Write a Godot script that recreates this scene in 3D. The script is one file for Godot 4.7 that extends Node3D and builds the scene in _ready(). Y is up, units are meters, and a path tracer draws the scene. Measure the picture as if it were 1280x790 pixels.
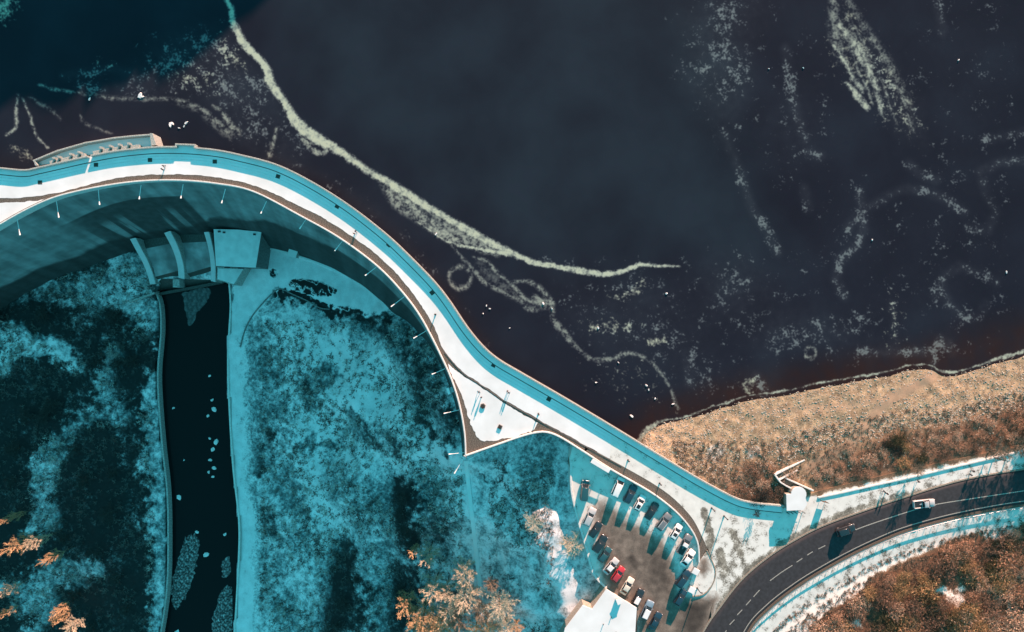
extends Node3D

# ---------------------------------------------------------------- frame
const CAM_H := 185.0          # camera height above the crest of the dam (crest = 0)
const FOC := 890.0            # focal length in photograph pixels
const SUN_TAN := 0.277
const SUN_XZ := Vector2(-0.32, 0.947)   # the way shadows fall
var rng := RandomNumberGenerator.new()
var names := {}
var MT := {}
var noise_a := FastNoiseLite.new()

func W(x: float, y: float, h: float) -> Vector3:
	var s := (CAM_H - h) / FOC
	return Vector3((x - 640.0) * s, h, (y - 395.0) * s)
func WV(p: Vector2, h: float) -> Vector3: return W(p.x, p.y, h)
func XZ(p: Vector2, h: float) -> Vector2:
	var v := W(p.x, p.y, h); return Vector2(v.x, v.z)

func pts(a: Array) -> PackedVector2Array:
	var r := PackedVector2Array()
	for i in range(0, a.size(), 2): r.append(Vector2(a[i], a[i + 1]))
	return r
func spline(p: PackedVector2Array, step := 6.0) -> PackedVector2Array:
	var r := PackedVector2Array()
	var n := p.size()
	for i in n - 1:
		var a := p[maxi(i - 1, 0)]; var b := p[i]; var c := p[i + 1]; var d := p[mini(i + 2, n - 1)]
		var k := maxi(1, int(ceil(b.distance_to(c) / step)))
		for j in k:
			r.append(b.cubic_interpolate(c, a, d, float(j) / k))
	r.append(p[n - 1])
	return r
func resample(p: PackedVector2Array, n: int) -> PackedVector2Array:
	var cum := PackedFloat32Array([0.0])
	for i in range(1, p.size()): cum.append(cum[i - 1] + p[i].distance_to(p[i - 1]))
	var r := PackedVector2Array(); var k := 0
	for i in n:
		var s: float = cum[cum.size() - 1] * i / (n - 1)
		while k < p.size() - 2 and cum[k + 1] < s: k += 1
		var f: float = (s - cum[k]) / maxf(cum[k + 1] - cum[k], 1e-6)
		r.append(p[k].lerp(p[k + 1], clampf(f, 0, 1)))
	return r
func offset_line(p: PackedVector2Array, d: float) -> PackedVector2Array:
	var r := PackedVector2Array()
	for i in p.size():
		var t := (p[mini(i + 1, p.size() - 1)] - p[maxi(i - 1, 0)]).normalized()
		r.append(p[i] + Vector2(-t.y, t.x) * d)
	return r
func rev(p: PackedVector2Array) -> PackedVector2Array:
	var r := p.duplicate(); r.reverse(); return r
func ragged(p: PackedVector2Array, amp: float, f := 0.11) -> PackedVector2Array:
	var r := PackedVector2Array()
	var n := p.size(); var shut := p[0].distance_to(p[n - 1]) < 0.5
	for i in n:
		var t := (p[mini(i + 1, n - 1)] - p[maxi(i - 1, 0)]).normalized()
		if shut and (i == 0 or i == n - 1): t = (p[1] - p[n - 2]).normalized()
		var k := noise_a.get_noise_2d(p[i].x * f * 60.0, p[i].y * f * 60.0) + 0.6 * noise_a.get_noise_2d(p[i].x * f * 240.0 + 90.0, p[i].y * f * 240.0)
		r.append(p[i] + Vector2(-t.y, t.x) * amp * k)
	return r

# ---------------------------------------------------------------- nodes
func numbered(called: String) -> String:
	if not names.has(called):
		names[called] = 0
		return called
	names[called] += 1
	return "%s_%03d" % [called, names[called]]
func tag(o: Node, label: String, category: String, group := "") -> void:
	o.set_meta("label", label); o.set_meta("category", category)
	if group != "": o.set_meta("group", group)
func thing(called: String, label: String, category: String, at := Vector3.ZERO, turn := 0.0, group := "") -> Node3D:
	var o := Node3D.new(); o.name = numbered(called); add_child(o)
	o.position = at; o.rotation.y = turn
	tag(o, label, category, group)
	return o
func part(called: String, mesh: Mesh, m: Material, parent: Node) -> MeshInstance3D:
	var o := MeshInstance3D.new(); o.mesh = mesh; o.material_override = m
	if parent == self:
		o.name = numbered(called); add_child(o)
	else:
		o.name = called; parent.add_child(o, true)
	return o
func struct_(called: String, mesh: Mesh, m: Material) -> MeshInstance3D:
	var o := part(called, mesh, m, self); o.set_meta("kind", "structure"); return o
func stuff(o: Node, label: String, category: String) -> void:
	o.set_meta("kind", "stuff"); tag(o, label, category)
func copy(o: Node3D, label: String, group := "") -> Node3D:
	var c: Node3D = o.duplicate()
	c.name = numbered(String(o.name).rstrip("0123456789").trim_suffix("_")); add_child(c)
	c.set_meta("label", label)
	if group != "": c.set_meta("group", group)
	return c

# ---------------------------------------------------------------- meshes
func ST() -> SurfaceTool:
	var s := SurfaceTool.new(); s.begin(Mesh.PRIMITIVE_TRIANGLES); s.set_smooth_group(-1); return s
func done(s: SurfaceTool) -> ArrayMesh:
	s.generate_normals(); return s.commit()
func tri(s: SurfaceTool, a: Vector3, b: Vector3, c: Vector3) -> void:
	s.add_vertex(a); s.add_vertex(b); s.add_vertex(c)
func quad(s: SurfaceTool, a: Vector3, b: Vector3, c: Vector3, d: Vector3) -> void:
	tri(s, a, b, c); tri(s, a, c, d)
func box(s: SurfaceTool, t: Transform3D, size: Vector3, bev := 0.0) -> void:
	# box centred on t, chamfered round its top when bev > 0
	var h := size * 0.5
	var low := [Vector3(-h.x, -h.y, -h.z), Vector3(h.x, -h.y, -h.z), Vector3(h.x, -h.y, h.z), Vector3(-h.x, -h.y, h.z)]
	var mid := []; var top := []
	for v in low:
		mid.append(Vector3(v.x, h.y - bev, v.z))
		top.append(Vector3(v.x - signf(v.x) * bev, h.y, v.z - signf(v.z) * bev))
	for i in 4:
		var j := (i + 1) % 4
		quad(s, t * low[i], t * mid[i], t * mid[j], t * low[j])
		if bev > 0.0: quad(s, t * mid[i], t * top[i], t * top[j], t * mid[j])
	quad(s, t * top[0], t * top[3], t * top[2], t * top[1]) 
	quad(s, t * low[0], t * low[1], t * low[2], t * low[3])
func bx(s: SurfaceTool, c: Vector3, size: Vector3, bev := 0.0) -> void:
	box(s, Transform3D(Basis(), c), size, bev)
func box_mesh(c: Vector3, size: Vector3, bev := 0.0) -> ArrayMesh:
	var s := ST(); bx(s, c, size, bev); return done(s)
func tube(s: SurfaceTool, a: Vector3, b: Vector3, r0: float, r1: float, n := 8, caps := true) -> void:
	var d := (b - a).normalized()
	var u := d.cross(Vector3(0.3, 0.1, 1.0) if absf(d.y) > 0.8 else Vector3.UP).normalized()
	var v := d.cross(u)
	for i in n:
		var t0 := TAU * i / n; var t1 := TAU * (i + 1) / n
		var e0 := u * cos(t0) + v * sin(t0); var e1 := u * cos(t1) + v * sin(t1)
		quad(s, a + e0 * r0, b + e0 * r1, b + e1 * r1, a + e1 * r0)
		if caps:
			tri(s, b, b + e1 * r1, b + e0 * r1); tri(s, a, a + e0 * r0, a + e1 * r0)
func wall(s: SurfaceTool, top: PackedVector3Array, width: float, bottom: float, bev := 0.0, thick := 0.0) -> void:
	# swept wall: top = centre line of its top; runs down to "bottom", or "thick" below its top
	var n := top.size()
	var L := PackedVector3Array(); var R := PackedVector3Array()
	for i in n:
		var a := top[maxi(i - 1, 0)]; var c := top[mini(i + 1, n - 1)]
		var d0 := (top[i] - a); var d1 := (c - top[i])
		d0.y = 0; d1.y = 0
		d0 = d0.normalized(); d1 = d1.normalized()
		var d := (d0 + d1).normalized()
		var k := 1.0
		if d0.length() > 0.5 and d1.length() > 0.5: k = 1.0 / maxf(0.45, d.dot(d1))
		var side := Vector3(-d.z, 0, d.x) * width * 0.5 * k
		L.append(top[i] - side); R.append(top[i] + side)
	for i in n - 1:
		var b0 := bottom if thick == 0.0 else top[i].y - thick
		var b1 := bottom if thick == 0.0 else top[i + 1].y - thick
		var dl0 := Vector3(L[i].x, b0, L[i].z); var dl1 := Vector3(L[i + 1].x, b1, L[i + 1].z)
		var dr0 := Vector3(R[i].x, b0, R[i].z); var dr1 := Vector3(R[i + 1].x, b1, R[i + 1].z)
		if bev > 0.0:
			var f := bev / width
			var l0 := L[i].lerp(R[i], f); var l1 := L[i + 1].lerp(R[i + 1], f)
			var r0 := R[i].lerp(L[i], f); var r1 := R[i + 1].lerp(L[i + 1], f)
			var dn := Vector3(0, -bev, 0)
			quad(s, l0, l1, r1, r0)
			quad(s, L[i] + dn, L[i + 1] + dn, l1, l0); quad(s, r0, r1, R[i + 1] + dn, R[i] + dn)
			quad(s, dl0, dl1, L[i + 1] + dn, L[i] + dn); quad(s, R[i] + dn, R[i + 1] + dn, dr1, dr0)
		else:
			quad(s, L[i], L[i + 1], R[i + 1], R[i])
			quad(s, dl0, dl1, L[i + 1], L[i]); quad(s, R[i], R[i + 1], dr1, dr0)
		quad(s, dl1, dl0, dr0, dr1)
		if i == 0: quad(s, dl0, L[0], R[0], dr0)
		if i == n - 2: quad(s, dl1, dr1, R[i + 1], L[i + 1])
func line3(p: PackedVector2Array, h: float) -> PackedVector3Array:
	var r := PackedVector3Array()
	for q in p: r.append(WV(q, h))
	return r
func wall_mesh(p: PackedVector2Array, h: float, width: float, bottom: float, bev := 0.04) -> ArrayMesh:
	var s := ST(); wall(s, line3(p, h), width, bottom, bev); return done(s)
func slab(s: SurfaceTool, poly: PackedVector2Array, h: float, bottom: float, map: RefCounted = null, plane = null) -> void:
	# flat prism of a polygon given in photograph pixels seen at height h
	var q := PackedVector2Array()
	for p in poly: q.append(XZ(p, h))
	var idx := Geometry2D.triangulate_polygon(q)
	if idx.is_empty(): print("no triangles: ", poly[0], " ", poly.size())
	var ccw := Geometry2D.is_polygon_clockwise(q)
	for i in range(0, idx.size(), 3):
		for j in [0, 1, 2]:
			var v := q[idx[i + j]]
			if map: s.set_uv(map.uv(v))
			s.add_vertex(Vector3(v.x, h if plane == null else plane.call(v), v.y))
	for i in q.size():
		var a := q[i]; var b := q[(i + 1) % q.size()]
		if ccw:
			var t := a; a = b; b = t
		var ya: float = h if plane == null else plane.call(a)
		var yb: float = h if plane == null else plane.call(b)
		if map: s.set_uv(map.uv(a))
		quad(s, Vector3(a.x, bottom, a.y), Vector3(a.x, ya, a.y), Vector3(b.x, yb, b.y), Vector3(b.x, bottom, b.y))
func slab_mesh(poly: PackedVector2Array, h: float, bottom: float, map: RefCounted = null, plane = null) -> ArrayMesh:
	var s := ST(); slab(s, poly, h, bottom, map, plane); return done(s)
func grid_mesh(g: Array, uvf = null) -> ArrayMesh:
	# g: rows of PackedVector3Array; smooth normals
	var s := SurfaceTool.new(); s.begin(Mesh.PRIMITIVE_TRIANGLES); s.set_smooth_group(0)
	var n: int = g[0].size()
	for r in g.size():
		for c in n:
			if uvf != null: s.set_uv(uvf.call(r, c, g[r][c]))
			s.add_vertex(g[r][c])
	for r in g.size() - 1:
		for c in n - 1:
			var i := r * n + c
			s.add_index(i); s.add_index(i + 1); s.add_index(i + n)
			s.add_index(i + 1); s.add_index(i + n + 1); s.add_index(i + n)
	s.generate_normals()
	return s.commit()
func loft(s: SurfaceTool, rings: Array) -> void:
	var n: int = rings[0].size()
	for r in rings.size() - 1:
		for i in n:
			var j := (i + 1) % n
			quad(s, rings[r][i], rings[r][j], rings[r + 1][j], rings[r + 1][i])
	for e in [0, rings.size() - 1]:
		var c := Vector3.ZERO
		for v in rings[e]: c += v
		c /= n
		for i in n:
			var j := (i + 1) % n
			if e == 0: tri(s, c, rings[e][j], rings[e][i])
			else: tri(s, c, rings[e][i], rings[e][j])

# ---------------------------------------------------------------- textures and materials
class Map extends RefCounted:
	# a plan of the ground: world x and z
	var x0: float; var z0: float; var res: float; var w: int; var h: int
	var lw: int; var lh: int
	const K := 4
	func _init(ax: float, az: float, bx_: float, bz: float, r: float):
		x0 = ax; z0 = az; res = r
		lw = int(ceil((bx_ - ax) / r / K)); lh = int(ceil((bz - az) / r / K))
		w = lw * K; h = lh * K
	func uv(v: Vector2) -> Vector2: return Vector2((v.x - x0) / (w * res), (v.y - z0) / (h * res))
	func field(v: float) -> PackedFloat32Array:
		var a := PackedFloat32Array(); a.resize(lw * lh); a.fill(v); return a
	func full(v := 0.0) -> PackedFloat32Array:
		var a := PackedFloat32Array(); a.resize(w * h); a.fill(v); return a
	func up(f: PackedFloat32Array) -> PackedFloat32Array:
		var im := Image.create_from_data(lw, lh, false, Image.FORMAT_RF, f.to_byte_array())
		im.resize(w, h, Image.INTERPOLATE_BILINEAR)
		return im.get_data().to_float32_array()
	func poly(f: PackedFloat32Array, p: PackedVector2Array, value: float, feather: float) -> PackedFloat32Array:
		var lo := Vector2(1e9, 1e9); var hi := Vector2(-1e9, -1e9)
		for v in p:
			lo = lo.min(v); hi = hi.max(v)
		var r := res * K
		var i0 := maxi(0, int((lo.x - feather - x0) / r)); var i1 := mini(lw - 1, int((hi.x + feather - x0) / r) + 1)
		var j0 := maxi(0, int((lo.y - feather - z0) / r)); var j1 := mini(lh - 1, int((hi.y + feather - z0) / r) + 1)
		var n := p.size()
		for j in range(j0, j1 + 1):
			for i in range(i0, i1 + 1):
				var q := Vector2(x0 + (i + 0.5) * r, z0 + (j + 0.5) * r)
				var d := 1e9
				for k in n:
					var c := Geometry2D.get_closest_point_to_segment(q, p[k], p[(k + 1) % n])
					d = minf(d, c.distance_squared_to(q))
				d = sqrt(d)
				if Geometry2D.is_point_in_polygon(q, p): d = -d
				if d < feather:
					var t := smoothstep(feather, -feather, d)
					f[j * lw + i] = lerpf(f[j * lw + i], value, t)
		return f
	func line(f: PackedFloat32Array, p: PackedVector2Array, wid: float, value: float, feather: float) -> PackedFloat32Array:
		# low-resolution stroke
		var r := res * K
		var seen := {}
		for k in p.size() - 1:
			var lo := p[k].min(p[k + 1]) - Vector2.ONE * (wid + feather); var hi := p[k].max(p[k + 1]) + Vector2.ONE * (wid + feather)
			for j in range(maxi(0, int((lo.y - z0) / r)), mini(lh - 1, int((hi.y - z0) / r) + 1) + 1):
				for i in range(maxi(0, int((lo.x - x0) / r)), mini(lw - 1, int((hi.x - x0) / r) + 1) + 1):
					var q := Vector2(x0 + (i + 0.5) * r, z0 + (j + 0.5) * r)
					var d := Geometry2D.get_closest_point_to_segment(q, p[k], p[k + 1]).distance_to(q) - wid
					if d < feather:
						var t := smoothstep(feather, -feather * 0.2, d)
						seen[j * lw + i] = maxf(seen.get(j * lw + i, 0.0), t)
		for i in seen: f[i] = lerpf(f[i], value, seen[i])
		return f
	func stroke(f: PackedFloat32Array, p: PackedVector2Array, wids: Array, value: float, feather: float) -> PackedFloat32Array:
		# full-resolution stroke whose half width runs through wids; keeps the greater value
		var n := p.size() - 1
		for k in n:
			var a: float = wids[mini(int(float(k) / n * (wids.size() - 1)), wids.size() - 1)]
			var b: float = wids[mini(int(float(k) / n * (wids.size() - 1)) + 1, wids.size() - 1)]
			var fr := fposmod(float(k) / n * (wids.size() - 1), 1.0)
			var wd := lerpf(a, b, fr)
			var lo := p[k].min(p[k + 1]) - Vector2.ONE * (wd + feather); var hi := p[k].max(p[k + 1]) + Vector2.ONE * (wd + feather)
			for j in range(maxi(0, int((lo.y - z0) / res)), mini(h - 1, int((hi.y - z0) / res) + 1) + 1):
				for i in range(maxi(0, int((lo.x - x0) / res)), mini(w - 1, int((hi.x - x0) / res) + 1) + 1):
					var q := Vector2(x0 + (i + 0.5) * res, z0 + (j + 0.5) * res)
					var d := Geometry2D.get_closest_point_to_segment(q, p[k], p[k + 1]).distance_to(q) - wd
					if d < feather:
						var t := smoothstep(feather, -feather, d) * value
						if t > f[j * w + i]: f[j * w + i] = t
		return f
	func noise(seed_: int, wave: float, oct := 4, kind := FastNoiseLite.TYPE_SIMPLEX_SMOOTH) -> PackedByteArray:
		var n := FastNoiseLite.new(); n.seed = seed_; n.noise_type = kind; n.frequency = res / wave
		n.fractal_type = FastNoiseLite.FRACTAL_FBM if oct > 1 else FastNoiseLite.FRACTAL_NONE
		n.fractal_octaves = oct
		return n.get_image(w, h, false, false, true).get_data()

func tex_from(b: PackedByteArray, w: int, h: int) -> ImageTexture:
	return ImageTexture.create_from_image(Image.create_from_data(w, h, false, Image.FORMAT_RGB8, b))
func grain(seed_: int, freq: float, lo: Color, hi: Color, size := 256, kind := FastNoiseLite.TYPE_SIMPLEX_SMOOTH, power := 1.0) -> ImageTexture:
	var n := FastNoiseLite.new(); n.seed = seed_; n.frequency = freq; n.noise_type = kind; n.fractal_octaves = 5
	n.fractal_type = FastNoiseLite.FRACTAL_FBM
	var d := n.get_seamless_image(size, size).get_data()
	var b := PackedByteArray(); b.resize(size * size * 3)
	for i in size * size:
		var c := lo.lerp(hi, pow(d[i] / 255.0, power))
		b[i * 3] = int(c.r * 255); b[i * 3 + 1] = int(c.g * 255); b[i * 3 + 2] = int(c.b * 255)
	return tex_from(b, size, size)
func mat(key: String, lin: Color, rough := 0.9, tex: Texture2D = null, tile := 4.0, metal := 0.0) -> StandardMaterial3D:
	if MT.has(key): return MT[key]
	var m := StandardMaterial3D.new()
	m.albedo_color = lin.linear_to_srgb(); m.roughness = rough; m.metallic = metal
	if tex:
		m.albedo_texture = tex; m.uv1_triplanar = true; m.uv1_world_triplanar = true
		m.uv1_scale = Vector3.ONE / tile
	MT[key] = m
	return m
func map_mat(t: Texture2D, rough := 0.95) -> StandardMaterial3D:
	var m := StandardMaterial3D.new(); m.albedo_texture = t; m.roughness = rough; return m
func vmat(key: String, rough := 0.9) -> StandardMaterial3D:
	if MT.has(key): return MT[key]
	var m := StandardMaterial3D.new(); m.vertex_color_use_as_albedo = true; m.roughness = rough
	MT[key] = m
	return m

# ---------------------------------------------------------------- the lines of the place, in photograph pixels
var U: PackedVector2Array      # lake-side edge of the crest
var D: PackedVector2Array      # valley-side rim of the crest
var E: PackedVector2Array      # valley-side edge of the crest road
var FOOT: PackedVector2Array
var RIM: PackedVector2Array
var ROAD_N: PackedVector2Array
var ROAD_S: PackedVector2Array
var ROAD_C: PackedVector2Array
var SHORE: PackedVector2Array
var INNER: PackedVector2Array
var LOT: PackedVector2Array
var RIV_L: PackedVector2Array
var RIV_R: PackedVector2Array
var lake_map: Map
var valley_map: Map
var valley_sn: PackedFloat32Array
var upland_map: Map
const LAKE_Y := -4.0
const RIVER_Y := -43.0

func set_lines() -> void:
	U = spline(pts([-140, 190, -60, 203, 0, 209, 30, 211.5, 46, 208.5, 75, 202, 106, 195, 145, 187.5, 190, 183, 219, 182.5]))
	U.append_array(pts([219.5, 179.2, 243, 180, 243.8, 183.8]))
	U.append_array(spline(pts([246, 184, 270, 186.5, 300, 192.5, 346, 205, 391, 227, 437, 256, 482, 291, 513, 320, 543, 351, 562, 375, 585, 409, 605, 433, 624, 449, 651, 465, 697, 491.5, 736, 514.5, 780, 541, 831, 572, 878, 600, 917, 620.5, 940, 627.5, 981, 632])))
	D = spline(pts([-140, 366, -60, 318, 0, 281, 32, 263, 63, 249, 95, 240, 136, 232, 177, 227, 222, 226, 269, 230, 316, 240, 376, 271, 422, 297, 467, 330, 498, 361, 525, 397, 552, 449, 566, 482, 575, 514, 580, 545, 581, 570.5]))
	D.append_array(spline(pts([581.5, 571, 624, 556, 655, 545.5, 672, 541.5, 684, 541.5, 700, 547.5, 730, 566, 763, 587.5, 806.5, 612.4, 830, 628.4, 850, 646, 865, 665, 872, 682, 873, 703])))
	E = spline(pts([-140, 238, -60, 245, 0, 248, 32, 247.5, 79, 240, 111, 231.5, 142, 224, 190, 219, 222, 218.5, 269, 222, 316, 232, 376, 258.5, 422, 284, 467, 316, 499, 346.6, 522, 376, 542, 409, 554, 437, 578, 465, 605, 483, 631, 501, 664, 519.5, 684, 531, 703, 541, 737, 560, 777, 582, 815, 603.7, 841.5, 622.6, 865, 647.4, 879, 673.6, 884, 686]))
	RIM = pts([-140, 366, -60, 318, 0, 281, 32, 263, 63, 249, 95, 240, 136, 232, 177, 227, 222, 226, 269, 230, 316, 240, 376, 271, 422, 297, 467, 330, 498, 361, 525, 397, 552, 449, 575, 514, 581, 570])
	FOOT = pts([-10, 392, 52, 356, 112, 334, 146, 322, 174, 313, 198, 308, 231, 305, 260, 304, 293, 305, 323, 310, 352, 316, 388, 325, 434, 347, 468, 371, 488, 389, 517, 409, 548, 451, 571, 515, 578, 571])
	ROAD_N = spline(pts([852, 850, 880, 790, 901, 759, 928, 725, 962, 696, 997, 674, 1031, 657, 1082, 638.5, 1133, 621.5, 1202, 601, 1280, 587, 1360, 577]))
	ROAD_S = spline(pts([912, 850, 935, 790, 962, 759, 997, 732, 1031, 711, 1065, 692.5, 1099, 676.5, 1133, 663, 1185, 648.5, 1236, 638, 1280, 631, 1360, 621]))
	ROAD_C = spline(pts([884, 835, 908, 788, 923, 766, 943, 744, 962.5, 725, 990, 706.5, 1010, 694, 1027.5, 684, 1065, 664, 1133, 640.5, 1168, 631, 1217, 623, 1280, 613.5, 1360, 601]))
	SHORE = spline(pts([796, 566, 803, 547, 815, 535, 838, 525.5, 866, 519, 897, 508, 936, 496, 983, 489.5, 1022, 480.5, 1069, 472.7, 1112, 465, 1139, 458, 1163, 458, 1174, 464.5, 1194, 466.5, 1225, 457, 1249, 449, 1280, 441.5, 1370, 420]))
	INNER = spline(pts([801, 556, 831, 574, 878, 602, 917, 622, 940, 629, 978, 632, 1008, 619, 1030, 612, 1080, 600, 1130, 588, 1200, 573, 1280, 556, 1370, 537]))
	LOT = pts([716, 558, 712, 575, 714, 612, 722, 647, 733, 685, 742, 717, 759, 736.5, 796, 760, 794, 850, 852, 850, 880, 790, 888, 757, 896, 738, 895, 715, 873, 703, 872, 682, 865, 665, 850, 646, 830, 628, 806, 612, 763, 588, 730, 566])
	RIV_L = spline(pts([194, 364, 199.8, 382, 201, 416, 197, 473, 202, 551, 208.6, 613, 210, 671, 208.6, 733, 201, 790, 190, 850]), 8)
	RIV_R = spline(pts([286, 352, 288, 382, 286, 420, 285, 473, 290.6, 577, 298.4, 650, 298, 702, 293, 790, 288, 850]), 8)

func lot_y(v: Vector2) -> float: return minf(-0.02, -1.25 + (v.x - 21.0) * 0.042)

var VC := PackedVector3Array()
func set_valley() -> void:
	var a := [
		-110, 300, -34, -110, 500, -38, -110, 700, -41, -110, 880, -44, 0, 330, -36, 0, 380, -37, 0, 450, -38, 0, 560, -39.5, 0, 690, -41, 0, 850, -44,
		60, 345, -37.5, 120, 330, -38.5, 160, 325, -39, 185, 345, -39.5, 90, 500, -39, 100, 650, -41, 100, 820, -43, 190, 400, -40.5, 188, 480, -40.8, 196, 600, -41, 200, 700, -41.2, 190, 850, -42,
		230, 320, -40, 300, 320, -40, 300, 380, -40.3, 295, 480, -40.6, 300, 580, -41, 308, 680, -41, 305, 850, -42, 340, 330, -38.5, 370, 340, -38, 420, 355, -36.5, 460, 375, -33.5, 484, 390, -30,
		340, 380, -39, 400, 392, -37.5, 450, 405, -34.5, 500, 415, -28, 530, 450, -20, 550, 470, -15, 566, 510, -11, 576, 560, -10,
		330, 450, -40, 330, 600, -40.5, 340, 750, -40.5, 400, 450, -37.5, 400, 550, -37.5, 400, 680, -37.5, 400, 850, -37.5, 470, 480, -31, 470, 600, -31, 470, 720, -31, 470, 850, -32,
		530, 520, -22, 540, 600, -22.5, 545, 700, -24.5, 545, 850, -26.5, 580, 600, -15.5, 590, 700, -20, 596, 850, -23,
		602, 600, -14, 612, 700, -18, 618, 850, -21, 600, 575, -11, 640, 575, -10, 640, 640, -12.5, 645, 710, -13.5, 650, 800, -15, 668, 620, -8, 674, 650, -4.0, 681, 675, -3.6, 689, 700, -3.4, 697, 722, -3.3, 706, 745, -3.2, 712, 765, -3.4, 686, 638, -4.3, 690, 800, -8.5,
		655, 660, -10.5, 668, 700, -10, 684, 745, -9.6, 690, 560, -8.5, 715, 575, -7, 705, 620, -6.2, 694, 650, -3.6, 700, 672, -3.3, 706, 694, -3.2, 713, 715, -3.1, 721, 738, -3.1, 716, 655, -4.2, 724, 680, -4.2, 732, 705, -4.2, 735, 690, -5, 760, 720, -5.2, 740, 780, -6, 765, 600, -5, 765, 850, -6]
	for i in range(0, a.size(), 3): VC.append(Vector3(a[i], a[i + 1], a[i + 2]))
func vh(x: float, y: float) -> float:
	var n := 0.0; var s := 0.0
	for c in VC:
		var d := (c.x - x) * (c.x - x) + (c.y - y) * (c.y - y) + 40.0
		var w := 1.0 / (d * d)
		n += w; s += w * c.z
	return s / n
func VP(x: float, y: float) -> Vector2:   # plan point of a valley pixel
	return XZ(Vector2(x, y), vh(x, y))
func vpts(a: Array) -> PackedVector2Array:
	var r := PackedVector2Array()
	for i in range(0, a.size(), 2): r.append(VP(a[i], a[i + 1]))
	return r
func hp(a: Array, h: float) -> PackedVector2Array:
	var r := PackedVector2Array()
	for i in range(0, a.size(), 2): r.append(XZ(Vector2(a[i], a[i + 1]), h))
	return r
func hps(p: PackedVector2Array, h: float) -> PackedVector2Array:
	var r := PackedVector2Array()
	for q in p: r.append(XZ(q, h))
	return r

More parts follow.
